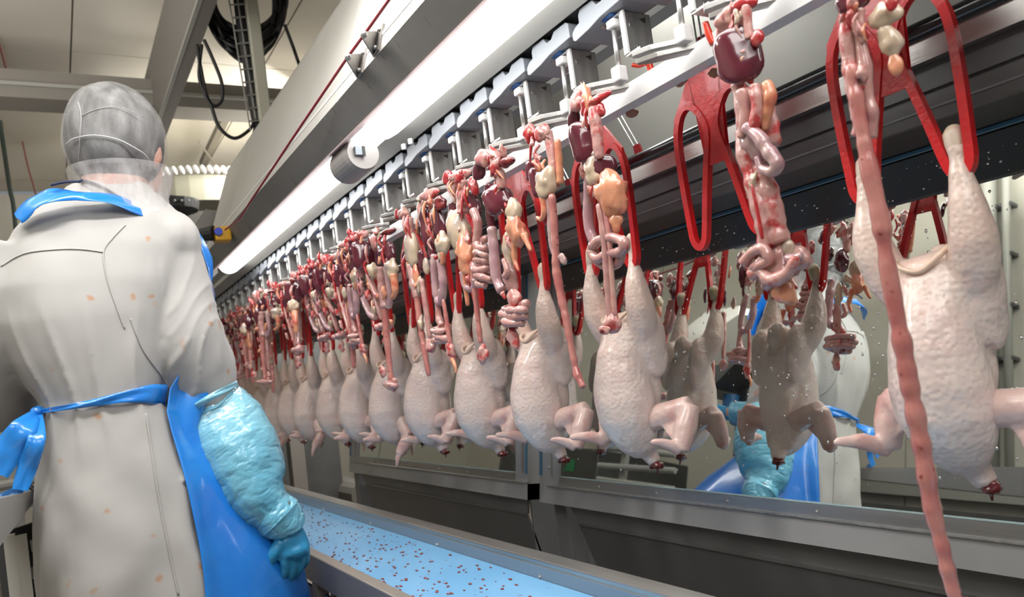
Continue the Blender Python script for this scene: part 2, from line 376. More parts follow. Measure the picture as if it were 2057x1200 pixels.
t = thing('cable_coil', 'big hanging coil of black cable looped behind the cable ladder', 'cable coil')
for k in range(26):
    cx = 494 + rnd.uniform(-4, 4); wd = rnd.uniform(64, 88); dp = rnd.uniform(55, 128); top = -60 - rnd.uniform(0, 30)
    pts = []
    for j in range(14):
        a = 2 * PI * j / 14; s_, c_ = math.sin(a), math.cos(a)
        yy = (dp if s_ > 0 else -top) * s_
        pts.append(V3(cx + wd * c_ + 8 * (yy / 100) - (6 if c_ > 0 else 0), 0 + yy * (1 if s_ > 0 else 1), 3.50 + .05 * math.sin(3 * a + k) + rnd.uniform(0, .1)))
    MB().tube(crom(pts, 4, True), .0085, 6, closed=True).build('cable_loop', cable_black, t, smooth_shade=True)
cord('drooping_cable', 'slack black cable looping low below the coil toward the ladder foot', [V3(405, 90), V3(400, 150), V3(410, 185), V3(425, 215), V3(440, 255), V3(470, 278), V3(500, 262), V3(510, 245)], .0075, cable_black, group='loose black cables')
cord('drooping_cable', 'black cable hanging in a narrow loop left of the cable ladder', [V3(410, 80), V3(428, 120), V3(445, 165), V3(446, 200), V3(432, 213), V3(416, 195), V3(402, 130), V3(396, 90)], .0075, cable_black, group='loose black cables')
cord('drooping_cable', 'black cable dropping from the coil behind the pale hood', [V3(572, 50), V3(588, 92), V3(602, 132), V3(630, 200, 3.6)], .0075, cable_black, group='loose black cables')
cord('drooping_cable', 'black cable running down from the ladder foot in front of the hood end', [V3(516, 240), V3(505, 290), V3(487, 320, 3.1), V3(479, 370, 2.95), V3(479, 430, 2.9), V3(486, 470, 3.1)], .008, cable_black, group='loose black cables')

# ------------------------------------------------------------------ long lamp hood over the line
hood = thing('lamp_hood', 'long grey steel hood sheltering the tube lamps above the line', 'hood')
Y0 = -.7; YE = 3.25
ys1 = at(728, 25, X=.64).y; ys2 = at(655, 262, X=.56).y
def seg(y0, y1, cuts, g=.003):
    c = [y0] + [q for q in cuts if y0 < q < y1] + [y1]
    return [(a + (g if i else 0), b) for i, (a, b) in enumerate(zip(c[:-1], c[1:]))]
for a, b in seg(Y0, YE, [ys1]): strip_y([(.56, 1.710), (.672, 2.044), (.68, 2.041), (.568, 1.710)], a, b).build('upper_panel', steel_hood, hood)
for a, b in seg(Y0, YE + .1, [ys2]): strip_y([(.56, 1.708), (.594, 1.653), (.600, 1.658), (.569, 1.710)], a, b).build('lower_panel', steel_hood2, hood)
strip_y([(.594, 1.653), (.594, 1.649), (.615, 1.658), (.615, 1.663)], Y0, YE + .1).build('edge_strip', pinkedge, hood)
strip_y([(.571, 1.746), (.784, 1.746), (.784, 1.752), (.571, 1.752)], Y0, YE + .1).build('lamp_tray', white_paint, hood)
strip_y([(.730, 1.685), (.784, 1.673), (.786, 1.678), (.786, 1.746), (.781, 1.746), (.781, 1.680), (.732, 1.690)], Y0, 5.0).build('tray_flange', steel_pale, hood)
strip_y([(.672, 2.044), (1.05, 2.044), (1.05, 2.051), (.672, 2.051)], Y0, YE).build('top_panel', steel_hood, hood)
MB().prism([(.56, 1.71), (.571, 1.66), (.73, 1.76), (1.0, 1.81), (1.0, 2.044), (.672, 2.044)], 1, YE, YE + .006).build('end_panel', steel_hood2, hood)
strip_y([(.47, 1.70), (.535, 1.666), (.552, 1.666), (.647, 1.88), (.58, 1.90)], 3.28, 3.5).build('end_box', M('end_box_steel', (.20, .19, .175), .5, .3), hood)
# tube lamps
def lamp(y0, y1, label):
    t = thing('tube_lamp', label, 'lamp', (.674, y0, 1.690), 'tube lamps under the hood')
    L_ = y1 - y0; r = .046
    pts = [(0, s, 0) for s in (0, .006, .02, .045, L_ - .045, L_ - .02, L_ - .006, L_)]
    MB().tube(pts, [r * .55, r * .82, r * .96, r, r, r * .96, r * .82, r * .55], 24).build('diffuser', lampmat, t, smooth_shade=True)
    for y in (.35, L_ - .25): MB().box(-.03, .03, y, y + .03, .043, .056).build('bracket', steel_pale, t)
    return t
yl1 = at(775, 285, X=.69).y
lamp(-.6, yl1, 'nearer and longer of the two glowing white tube lamps')
lamp(yl1 + .20, 3.42, 'farther glowing white tube lamp ending above the crowded packs')
pc = at(724, 312, X=.645)
t = thing('lamp_end_cap', 'round translucent grey cap hanging between the two tube lamps', 'cap', pc)
MB().tube([(0, -.02, 0), (0, .0, 0), (0, .10, 0)], [.038, .042, .042], 28).build('cap_body', lamp_end, t)
MB().box(-.022, .002, -.03, -.02, -.008, .012).build('socket', M('socket_blue', (.22, .26, .30), .4), t)
MB().box(-.006, .001, -.031, -.03, -.012, .012).build('contact', black_matte, t)
pb = at(818, 285, X=.745)
t = thing('flange_bolts', 'two shiny bolts in the lamp tray flange beside the nearer lamp\'s end', 'bolts', pb)
for k in (-.02, .02): MB().tube([(0, k, 0), (0, k, -.012)], [.007, .006], 6).build('bolt', steel_v, t)
# pull cord with two triangular guide plates
def hp(px, py, off=0.0):
    """point on the sloped upper hood panel, lifted off it towards the aisle"""
    n = np.array([-.298, 0, .10]); n /= np.linalg.norm(n); m0 = np.array([.56, 0, 1.71]) + n * off
    d = RW @ np.array([px - CX, py - CY, F]); o_ = np.array([0, 0, HC]); k = np.dot(m0 - o_, n) / np.dot(d, n)
    return Vector(o_ + k * d)
cr = [hp(800, -28, .035), hp(780, 2, .035), hp(730, 72, .035), hp(697, 117, .035), hp(600, 260, .035), hp(500, 410, .035), hp(482, 440, .03), hp(452, 462, .03)]
tag(MB().tube(cr, .0028, 8).build('pull_cord', cable_red), 'taut thin red emergency cord stretched along the pale hood', 'cord')
for (px, py), lab in (((735, 68), 'nearer triangular guide bracket holding the red cord on the hood'), ((703, 113), 'farther triangular guide bracket holding the red cord on the hood')):
    base = hp(px + 22, py + 20, .0); tip = hp(px - 4, py + 2, .045)
    t = thing('cord_bracket', lab, 'bracket', base, 'cord brackets on the hood')
    d = tip - base
    up = Vector((.10, 0, .298)).normalized()
    b1 = up * .028; b2 = -up * .028
    MB().add([b1, b2, d + b2 * .25, d + b1 * .25] + [q + Vector((0, .004, 0)) for q in (b1, b2, d + b2 * .25, d + b1 * .25)],
             [(0, 1, 2, 3), (7, 6, 5, 4), (0, 4, 5, 1), (1, 5, 6, 2), (2, 6, 7, 3), (3, 7, 4, 0)]).build('guide_plate', M('bracket_grey', (.36, .34, .32), .4, .4), t)
    fl = MB(); n_ = Vector((-.298, 0, .1)).normalized()
    fl.add([q + o2 for o2 in (Vector((0, 0, 0)), n_ * .004) for q in (b1, b2, b2 + Vector((0, -.03, 0)), b1 + Vector((0, -.03, 0)))], [(0, 1, 2, 3), (7, 6, 5, 4), (0, 4, 5, 1), (1, 5, 6, 2), (2, 6, 7, 3), (3, 7, 4, 0)])
    fl.build('mounting_flange', M('bracket_flange', (.30, .285, .27), .4, .4), t)
    for q in (b1, b2): MB().ell(q * .7 + Vector((0, -.018, 0)) + n_ * .006, (.005, .005, .004), nu=8, nv=5).build('bolt', steel_v, t)
    MB().ell(d, (.006, .009, .006), nu=10, nv=6).build('guide_eye', steel_v, t)
t = thing('cord_switch', 'yellow emergency switch with blue button at the far end of the red cord', 'switch', hp(448, 468, .01))
MB().box(-.03, .025, -.02, .04, -.03, .02).build('switch_body', yellow, t, bevel=.006)
MB().tube([(-.02, -.03, 0), (-.02, -.02, 0)], .014, 12).build('button', bluebtn, t)
MB().tube([(-.03, 0, 0), (-.075, .03, .0)], [.028, .02], 12).build('cable_gland', black_matte, t)
# ------------------------------------------------------------------ rails of the line
tag(strip_y([(.84, 1.503), (.868, 1.503), (.872, 1.507), (.872, 1.532), (.868, 1.536), (.84, 1.536)], -.6, 5.2).build('guide_rail', white_plastic), 'white plastic guide rail running below the pack carriers', 'rail')
tag(strip_y([(.795, 1.68), (.90, 1.68), (.90, 1.80), (.795, 1.80)], -.6, 5.6).build('carrier_track', steel_dark), 'dark steel track the grey carrier blocks slide along', 'track')
tag(strip_y([(.962, 1.69), (1.0, 1.69), (1.0, 1.74), (.962, 1.74)], -.6, 5.6).build('shackle_track', steel_pale), 'steel overhead track the red shackles hang from', 'track')
tag(box(1.335, 1.35, -.7, 6.0, 1.40, 2.5).build('back_panel', M('panel_grey', (.25, .25, .23), .5, .2, (.22, .22, .20), 1.5)), 'plain grey steel panel behind the shackle line above the mirrors', 'panel')
t = thing('mirror_canopy', 'dark steel ledge over the mirrors with bright front strip', 'ledge')
strip_y([(1.085, 1.450), (1.092, 1.450), (1.092, 1.484), (1.085, 1.484)], -.7, 5.5).build('front_strip', steel, t)
strip_y([(1.075, 1.449), (1.092, 1.449), (1.092, 1.453), (1.075, 1.453)], -.7, 5.5).build('drip_edge', steel, t)
MB().tube([(1.082, -.7, 1.496), (1.082, 5.5, 1.496)], .0125, 14).build('black_pipe', black_rubber, t, smooth_shade=True)
strip_y([(1.092, 1.412), (1.102, 1.412), (1.102, 1.449), (1.092, 1.449)], -.7, 5.5).build('upper_fascia', steel_dark, t)
strip_y([(1.098, 1.386), (1.106, 1.386), (1.106, 1.412), (1.098, 1.412)], -.7, 5.5).build('recessed_fascia', steel_dark, t)
strip_y([(1.0925, 1.368), (1.104, 1.368), (1.104, 1.386), (1.0925, 1.386)], -.7, 5.5).build('lower_fascia', steel_dark, t)
strip_y([(1.091, 1.3845), (1.0935, 1.3845), (1.0935, 1.3875), (1.091, 1.3875)], -.7, 5.5).build('seal_line', M('seal_grey', (.16, .17, .18), .35), t)
strip_y([(1.104, 1.368), (1.25, 1.371), (1.25, 1.376), (1.104, 1.374)], -.7, 5.5).build('underside', M('underside_black', (.03, .03, .032), .5, .3), t)
strip_y([(1.104, 1.374), (1.30, 1.40), (1.33, 1.45), (1.092, 1.484), (1.092, 1.45)], -.7, 5.5).build('ledge_body', steel_dark, t)
# ------------------------------------------------------------------ mirrors
TAU = math.radians(9)
MX = 1.175; MZ = at(1600, 1004, X=MX).z
TV = Vector((math.sin(TAU), 0, math.cos(TAU))); NV = Vector((-math.cos(TAU), 0, math.sin(TAU)))
def mp_(s_, y, off=0.0): return Vector((MX, y, MZ)) + TV * s_ + NV * off
def mslab(s0, s1, y0, y1, o0, o1):
    m = MB(); return m.add([mp_(s_, y, o) for s_ in (s0, s1) for y in (y0, y1) for o in (o0, o1)],
        [(0, 1, 3, 2), (4, 6, 7, 5), (0, 4, 5, 1), (2, 3, 7, 6), (0, 2, 6, 4), (1, 5, 7, 3)])
drops_rnd = random.Random(11)
def mirror_unit(label, y0, y1, lst, rst, ndrop, dlabel):
    """glass y0..y1, stile widths at the two ends"""
    t = thing('mirror_unit', label, 'mirror')
    mslab(-.004, .59, y0, y1, -.006, 0).build('mirror_glass', mirror_mat, t)
    fr = M('frame_steel', (.46, .465, .47), .45, .3, (.38, .385, .39), 4, bump=.15, bs=60)
    mslab(-.078, -.032, y0 - rst, y1 + lst, -.04, .004).build('bottom_rail', fr, t)
    mslab(-.031, -.028, y0 - rst, y1 + lst * .6, .0, .010).build('bright_lip', steel_v, t)
    mslab(-.027, -.004, y0, y1, -.004, .003).build('glazing_bead', steel, t)
    mslab(-.0035, -.001, y0, y1, 0, .0035).build('gasket', M('gasket_pale', (.45, .60, .62), .3), t)
    mslab(.588, .594, y0, y1, -.004, .003).build('gasket', blue_gasket, t)
    for a, b in ((y1, y1 + lst), (y0 - rst, y0)):
        if b - a < .01: continue
        mslab(-.078, .70, a, b, -.04, .003).build('stile', fr, t)
        mid = (a + b) / 2
        for k in range(5): MB().ell(mp_(.02 + k * .14, mid, .003), (.004, .004, .004), nu=8, nv=5).build('screw', steel_v, t)
        mslab(-.004, .59, b - .012 if a > y0 else a, b if a > y0 else a + .012, .003, .006).build('gasket', blue_gasket, t)
        mslab(-.004, .66, a + (b - a) * .35, a + (b - a) * .42, .003, .007).build('rib', steel_v, t)
    mslab(.60, .70, y0 - rst, y1 + lst, -.045, -.035).build('head_rail', steel_dark, t)
    for k in range(int((y1 - y0) / .22)):
        MB().ell(mp_(-.0175, y0 + .1 + k * .22, .003), (.0035, .0035, .0035), nu=8, nv=4).build('screw', steel_v, t)
    d = MB()
    for k in range(ndrop):
        y = drops_rnd.uniform(y0 + .01, min(y1, 99) - .01); s_ = drops_rnd.random() ** .6 * .55 + .02
        r = drops_rnd.choice([.0008, .001, .0012, .0014, .0018, .0022])
        m = MB().ell((0, 0, 0), (r * 1.2, r * 1.1, r * .55), nu=8, nv=5)
        base = mp_(s_, y, 0)
        el = 1 + .6 * drops_rnd.random()
        d.add([base + TV * v[0] * el + Vector((0, 1, 0)) * v[1] + NV * v[2] for v in map(Vector, m.v)], m.f)
    o = d.build('water_drops', dropm, smooth_shade=True)
    tag(o, dlabel, 'water drops', kind='stuff')
    return t
mirror_unit('large mirror in steel frame behind the nearest hanging birds', -.45, 1.812, .10, 0, 1100, 'water drops spattered over the large nearer mirror')
mirror_unit('smaller farther mirror in steel frame beyond the dark gap', 2.05, 3.47, .12, .07, 350, 'water drops spattered over the farther mirror')
# splash tanks below the mirrors, with legs
def tank(label, y0, y1, xl=.03):
    t = thing('splash_tank', label, 'tank')
    zb = mp_(-.078, 0).z; x = mp_(-.078, 0).x + .012
    q = at(1400, 1105, X=1.165).z
    def quadp(x0, z0, x1, z1, ya0, ya1, yb0, yb1, th=.006):
        m = MB(); return m.add([(x0, ya0, z0), (x0, ya1, z0), (x1, yb1, z1), (x1, yb0, z1), (x0 + th, ya0, z0), (x0 + th, ya1, z0), (x1 + th, yb1, z1), (x1 + th, yb0, z1)],
            [(0, 1, 2, 3), (7, 6, 5, 4), (0, 4, 5, 1), (1, 5, 6, 2), (2, 6, 7, 3), (3, 7, 4, 0)])
    quadp(x, zb + .01, x + .015, q, y0, y1, y0 + xl, y1 - xl).build('upper_panel', steel_tank, t)
    quadp(x + .011, q, x + .12, .22, y0 + xl, y1 - xl, y0 + xl, y1 - xl - .06).build('lower_panel', M('tank_dark', (.16, .162, .165), .5, .35, (.15, .152, .155), 4, bump=.3, bs=80), t)
    MB().box(x + .008, x + .013, y0 + xl, y1 - xl, q - .002, q + .002).build('fold_line', steel, t)
    MB().box(x + .03, x + .5, y0 + xl, y0 + xl + .006, .25, zb).build('side_panel', steel_tank, t)
    MB().box(x + .03, x + .5, y1 - xl - .006, y1 - xl, .25, zb).build('side_panel', steel_tank, t)
    return t
tank1 = tank('dark steel splash tank under the large mirror', -.45, 1.80)
tank2 = tank('dark steel splash tank under the farther mirror', 2.0, 3.50, .04)
for t, y in ((tank1, 1.875), (tank2, 3.62)):
    MB().box(1.20, 1.25, y - .03, y + .03, 0, MZ - .085).build('leg', steel_tank, t, bevel=.003)
    MB().box(1.18, 1.27, y - .05, y + .05, 0, .012).build('foot_plate', steel, t)
p = at(590, 870, X=1.5)
t = thing('support_post', 'dark steel post standing behind the worker\'s blue sleeve', 'post', (1.5, p.y, 0))
MB().box(-.05, .05, -.06, .06, 0, 1.2).build('post_tube', M('post_steel', (.20, .185, .17), .5, .4), t)
MB().box(-.08, .08, -.09, .09, 0, .02).build('foot_plate', steel, t)
p = at(690, 985, X=2.0)
t = thing('floor_motor', 'small dark drive motor seen low behind the conveyor rail', 'motor', (2.0, p.y, p.z))
MB().tube([(0, -.5, 0), (0, .35, 0)], [.10, .12, .12, .12], 14).build('motor_body', M('motor_grey', (.10, .095, .085), .6), t)
MB().box(-.06, .06, .3, .62, -.06, .09).build('terminal_box', black_matte, t); MB().box(-.12, .12, -.4, .3, -p.z, -.10).build('motor_plinth', M('plinth', (.06, .05, .045), .7), t)
# ------------------------------------------------------------------ conveyor
t = thing('belt_conveyor', 'conveyor with light blue belt between steel side rails under the packs', 'conveyor')
zr = .70; xf = at(960, 1091, Z=zr).x
xn = at(690, 1150, Z=.69).x; zb_ = .662
MB().box(xn + .03, xf - .004, -.6, 4.3, zb_ - .006, zb_).build('belt', beltmat, t)
MB().box(xf, xf + .03, -.6, 4.3, .60, zr).build('far_side_rail', steel, t, bevel=.003)
MB().box(xf - .003, xf - .0, -.6, 4.3, .60, zr - .012).build('rail_face', M('rail_face_steel', (.34, .36, .39), .35, .6), t)
MB().box(xf + .03, xf + .05, -.6, 4.3, zr - .01, zr - .004).build('rail_lip', steel, t)
MB().box(xn, xn + .028, -.6, 4.3, .62, .692).build('near_side_rail', M('near_rail_steel', (.36, .33, .29), .4, .6), t, bevel=.003)
MB().box(xn + .03, xf, -.6, 4.3, .60, .64).build('belt_bed', steel_dark, t)
for k in range(5): MB().box(xn, xn + .03, .2 + k * .9, .24 + k * .9, 0, .62).build('leg', M('leg_steel', (.30, .27, .23), .45, .5), t)
for k in range(5): MB().box(xf, xf + .03, .2 + k * .9, .24 + k * .9, 0, .6).build('leg', steel_dark, t)
for k in range(8): MB().tube([(xf - .001, .4 + k * .5, .665), (xf - .006, .4 + k * .5, .665)], .005, 8).build('bolt', steel_v, t)
for k in range(4): MB().box(xn + .01, xn + .016, .27 + k * .9, 1.07 + k * .9, .30, .60).build('guard_panel', M('blue_guard', (.01, .06, .18), .35), t)
# scraps on the belt
sr = random.Random(5)
sc = MB()
for k in range(480):
    x = sr.uniform(xn + .045, xf - .02); y = sr.uniform(.9, 3.2); r = sr.uniform(.0012, .0040)
    sc.ell((x, y, zb_ + r * .3), (r, r * sr.uniform(.8, 2.2), r * .5), nu=6, nv=4)
tag(sc.build('meat_scraps', M('scrap_red', (.20, .05, .04), .3)), 'small dark red scraps scattered over the blue belt', 'scraps', kind='stuff')
# ------------------------------------------------------------------ pieces of machinery left of the worker
t = thing('work_platform_rail', 'grey steel box arm at the frame edge left of the white coat', 'rail')
a = [at(-40, 1012, Y=1.25), at(67, 986, Y=1.95), at(69, 1008, Y=1.95), at(-40, 1150, Y=1.25)]
v = a + [q + Vector((-.06, .02, 0)) for q in a]
MB().add(v, [(0, 1, 2, 3), (7, 6, 5, 4), (0, 4, 5, 1), (1, 5, 6, 2), (2, 6, 7, 3), (3, 7, 4, 0)]).build('arm_plate', M('arm_grey', (.30, .29, .28), .35, .4), t)
MB().tube([at(35, 985, Y=2.0), at(60, 978, Y=2.0), at(72, 985, Y=1.98), at(72, 1010, Y=1.98)], .006, 8).build('edge_tube', black_rubber, t)
t = thing('folding_stand', 'folded stand with two white legs beside the worker\'s coat hem', 'stand')
for (x0, x1) in ((12, 30), (34, 56)):
    MB().bar(at((x0 + x1) / 2 - 3, 1075, Y=1.9), at((x0 + x1) / 2 + 26, 1330, Y=1.9), .020, .02, up=(0, 1, 0)).build('white_leg', M('leg_white', (.60, .59, .55), .5), t)
MB().bar(at(40, 1060, Y=1.97), at(92, 1330, Y=1.97), .06, .03, up=(0, 1, 0)).build('back_frame', black_matte, t)
MB().bar(at(30, 1072, Y=1.96), at(72, 1058, Y=1.96), .02, .02, up=(0, 1, 0)).build('hinge_bar', black_matte, t)
for yy in (1085, 1140): MB().tube([at(66, yy, Y=1.93), at(70, yy + 22, Y=1.93)], .006, 10).build('hinge_pin', steel_v, t)
MB().bar(at(20, 1085, Y=1.99), at(50, 1330, Y=1.99), .05, .01, up=(0, 1, 0)).build('inner_panel', steel_dark, t)
t = thing('guard_railing', 'pale steel guard rails behind the worker at the frame edge', 'railing')
for y, a2 in ((935, 905), (985, 960), (1045, 1000)): MB().tube([at(-40, y, Y=2.9), at(90, a2, Y=3.3)], .016, 10).build('rail', steel_pale, t)
MB().tube([at(22, 900, Y=3.2), at(60, 1300, Y=3.2)], .022, 10).build('post', steel_pale, t)
# ------------------------------------------------------------------ far machinery behind the worker's head
fc = at(400, 440, Y=6.2)
t = thing('spiral_wheel', 'big horizontal wheel with white ribbed rim beyond the worker\'s head', 'wheel', fc)
R_ = .62; zt_ = at(400, 345, Y=6.2 - R_ * .9).z - fc.z
MB().tube([(0, 0, -.0), (0, 0, zt_ - .03)], R_ * .96, 40).build('drum', M('drum_olive', (.30, .29, .22), .6), t)
for k in range(84):
    a = 2 * PI * k / 84
    c = Vector((R_ * math.cos(a), R_ * math.sin(a), zt_))
    tn = Vector((-math.sin(a), math.cos(a), 0))
    MB().ell(c, (.030, .018, .034), rot=Matrix.Rotation(a, 3, 'Z') @ Matrix.Rotation(.4, 3, 'X'), nu=8, nv=5).build('rim_rib', M('rib_white', (.74, .74, .72), .5) if k == 0 else bpy.data.materials['rib_white'], t, smooth_shade=True)
tag(MB().box(fc.x - .8, fc.x + .55, 5.3, 5.45, at(400, 452, Y=5.3).z, at(400, 424, Y=5.3).z).build('machine_beam', M('machine_beam_grey', (.20, .19, .17), .5, .3)), 'dark horizontal machine beam under the ribbed wheel', 'beam')
t = thing('drive_unit', 'round dark drive unit standing on the machine beam', 'drive', at(345, 425, Y=5.2))
MB().tube([(0, 0, 0), (0, 0, .06)], [.16, .17], 18).build('drive_base', black_matte, t)
MB().tube([(0, 0, .06), (0, 0, .10)], [.09, .04], 14).build('drive_cap', steel_dark, t)
for k in range(7): MB().ell((-.12 + k * .04, -.165, .03), (.008, .008, .008), nu=6, nv=4).build('indicator', steel_pale, t)
t = thing('machine_body', 'dark blocky machine far behind between worker and line', 'machine', (0, 0, 0))
A = at(415, 500, Y=6.3)
MB().box(A.x, A.x + .85, 6.2, 6.8, 0, A.z - .05).build('machine_housing', steel_dark, t, bevel=.01)
MB().box(A.x - .1, A.x + .3, 6.1, 6.2, A.z - .12, A.z + .05).build('front_box', M('front_box_brown', (.12, .105, .09), .6), t)
MB().bar(at(425, 495, Y=5.2), at(412, 525, Y=5.2), .02, .02).build('brace', steel_pale, t)
MB().bar(at(405, 500, Y=5.2), at(425, 560, Y=5.2), .10, .02, up=(0, 1, 0)).build('white_panel', white_paint, t)
# things only the mirror shows: pipes and trunking along the left wall, a bench
for y, r, lab in ((2.44, .016, 'dark thin conduit on the left wall, mirrored beside the biggest bird'), (2.37, .045, 'wide pale vertical pipe on the left wall'), (2.27, .022, 'slim steel vertical pipe with clamps on the left wall'), (3.35, .014, 'lone dark conduit high on the left wall behind the worker')):
    t = thing('wall_pipe', lab, 'pipe', (XL + .06, y, 0))
    MB().tube([(0, 0, 1.15 if r != .014 else 1.5), (0, 0, ZC)], r, 14).build('pipe_body', steel_dark if r < .02 else steel_pale, t, smooth_shade=True)
    for k in range(6): MB().box(-.06, .01, -r - .01, r + .01, 1.5 + k * .3, 1.52 + k * .3).build('pipe_clamp', steel_dark, t)
t = thing('wall_trunking', 'long grey cable trunking along the left wall', 'trunking', (XL, 0, 1.08))
MB().box(0, .10, .2, 3.25, -.05, .05).build('trunking_body', M('trunk_grey', (.24, .24, .22), .5), t)
MB().box(0, .25, .2, 3.25, -.42, -.12).build('lower_duct', steel_dark, t)
t = thing('steel_chute', 'steel chute box on a single leg by the left wall, mirrored between the birds', 'chute', (-1.25, 3.72, 0))
MB().prism([(-.38, 1.66), (.38, 1.66), (.38, 1.78), (-.10, 2.02), (-.38, 2.02)], 0, -.25, .25).build('chute_body', M('chute_steel', (.34, .33, .31), .4, .4), t)
MB().prism([(-.38, 1.66), (.38, 1.66), (.10, 1.52), (-.20, 1.52)], 0, -.25, .25).build('chute_hopper', steel_dark, t)
MB().box(-.05, .05, -.30, -.22, 0, 1.55).build('leg', steel_dark, t)
MB().tube([(.1, -.22, 1.36), (.1, -.22, 1.50)], .05, 12).build('motor', M('motor_blue', (.02, .12, .30), .4), t)
t = thing('wash_station', 'dark steel wash station with green parts reflected under the birds', 'sink', (-1.2, 4.75, 0))
MB().box(-.3, .5, -.55, .75, .75, 1.08).build('basin', steel_dark, t, bevel=.01)
for x in (-.28, .48):
    for y in (-.5, .7): MB().box(x - .02, x + .02, y - .02, y + .02, 0, .75).build('leg', steel_dark, t)
for y in (-.25, .35): MB().tube(crom([(.1, y, 1.08), (.1, y, 1.22), (.2, y, 1.27), (.28, y, 1.18)], 6), .013, 8).build('tap', steel_v, t, smooth_shade=True)
MB().ell((.2, .62, 1.16), (.07, .07, .07)).build('soap_dispenser', green, t)
MB().box(.5, .505, -.3, -.18, .92, 1.0).build('green_sign', green, t)

# ================================================================== the line: carriers, packs, shackles, birds
ORD = ['first', 'second', 'third', 'fourth', 'fifth', 'sixth', 'seventh', 'eighth', 'ninth', 'tenth', 'eleventh', 'twelfth', 'thirteenth', 'fourteenth',
       'fifteenth', 'sixteenth', 'seventeenth', 'eighteenth', 'nineteenth', 'twentieth', 'twenty-first', 'twenty-second', 'twenty-third', 'twenty-fourth',
       'twenty-fifth', 'twenty-sixth', 'twenty-seventh', 'twenty-eighth', 'twenty-ninth', 'thirtieth', 'thirty-first', 'thirty-second', 'thirty-third']
cap = lambda s_: s_
def make_carrier():
    t = thing('pack_carrier', 'x', 'carrier')
    prof = [(-.035, .004), (-.035, .028), (-.028, .034), (.008, .034), (.020, .024), (.034, .024), (.043, .036), (.078, .036), (.084, .028), (.084, .016), (.097, .013), (.106, .006), (.106, -.006), (.099, -.010), (.06, -.006), (.03, .0)]
    MB().prism(prof, 0, -.022, .050).build('carrier_block', grey_plastic, t, bevel=.0012)
    MB().box(.050, .056, -.03, .04, .006, .022).build('rear_clip', steel_dark, t)
    MB().box(-.012, .03, .012, .05, -.002, .003).build('blue_clip', blue_clip, t)
    pl = MB().box(0, .058, 0, .0035, -.072, 0).build('hanger_plate', steel_v, t)
    MB().box(-.002, .002, -.004, .006, -.072, 0).build('plate_edge', white_paint, pl)
    MB().tube([(.018, -.001, -.022), (.018, .004, -.022)], .0065, 12).build('embossed_stud', steel, pl)
    MB().tube([(.026, -.001, -.058), (.026, .004, -.058)], .004, 10).build('rivet', steel, pl)
    MB().add([(.034, -.0008, -.010), (.048, -.0008, -.006), (.046, -.0008, -.016), (.034, 0, -.010), (.048, 0, -.006), (.046, 0, -.016)], [(0, 1, 2), (5, 4, 3), (0, 3, 4, 1), (1, 4, 5, 2), (2, 5, 3, 0)]).build('punched_notch', steel_dark, pl)
    MB().box(-.004, .040, .003, .055, -.005, -.002).build('top_flange', steel_v, t)
    MB().tube([(.004, .040, -.0055), (.004, .040, -.0058)], .007, 12).build('flange_hole', black_matte, t)
    MB().box(0, .058, -.030, .004, -.0755, -.072).build('foot_flange', steel, t)
    MB().tube([(.0, .024, -.010), (-.001, .025, -.090)], .0042, 10).build('push_rod', steel_v, t, smooth_shade=True)
    MB().box(-.010, .012, .012, .032, -.020, -.006).build('rod_head', white_plastic, t, bevel=.003)
    MB().box(-.016, .004, .010, .030, -.112, -.086).build('clamp_link', white_plastic, t, bevel=.003)
    c = MB().prism([(-.002, .018), (-.040, .055), (-.052, .082), (-.046, .090), (-.030, .078), (.006, .040)], 2, -.110, -.102)
    c.build('clamp_jaw', steel_v, t, bevel=.0008)
    MB().prism([(.004, .012), (-.034, .050), (-.048, .080), (-.042, .084), (-.020, .070), (.012, .034)], 2, -.122, -.1145).build('clamp_jaw', steel, t, bevel=.0008)
    return t
KP = .1487; KN = 33
def carrier_pos(k): return Vector((.816, .90 + KP * k, 1.64))
car0 = make_carrier()
for i, k in enumerate(range(-5, KN - 5)):
    c = car0 if i == 0 else copy_tree(car0)
    c.location = carrier_pos(k)
    c['label'] = f'grey block carrier with steel hanger plate, {ORD[i]} along the line from the camera end'
    if k == -1: c['label'] = 'carrier whose empty open clamp shows beside the two big hanging livers'
    c['group'] = 'pack carriers on the overhead track'
for k in (0, -1, -3):
    p = carrier_pos(k) + (Vector((.03, -.01, -.082)) if k == 0 else Vector((.02, .0, -.09)))
    m = MB().tube(crom([(0, 0, .004), (.003, 0, -.012), (.006, -.003, -.030)], 4), [.0045, .006, .005], 8)
    if k == 0: m.tube(crom([(0, 0, -.004), (-.008, .01, -.008), (-.018, .018, -.004)], 4), .0035, 8)
    tag(m.build('red_tissue_scrap', M('scrap_bright_red', (.72, .05, .02), .25, coat=.6), smooth_shade=True, loc=p),
        {0: 'bright red scrap stuck under the hanger plate right of the nearest whole liver', -1: 'small red scrap under the carrier with the empty clamp', -3: 'red scrap at the top of the guide rail near the long gullet'}[k], 'scrap')

U_, V_, W_ = [Vector(RW[:, i]) for i in range(3)]
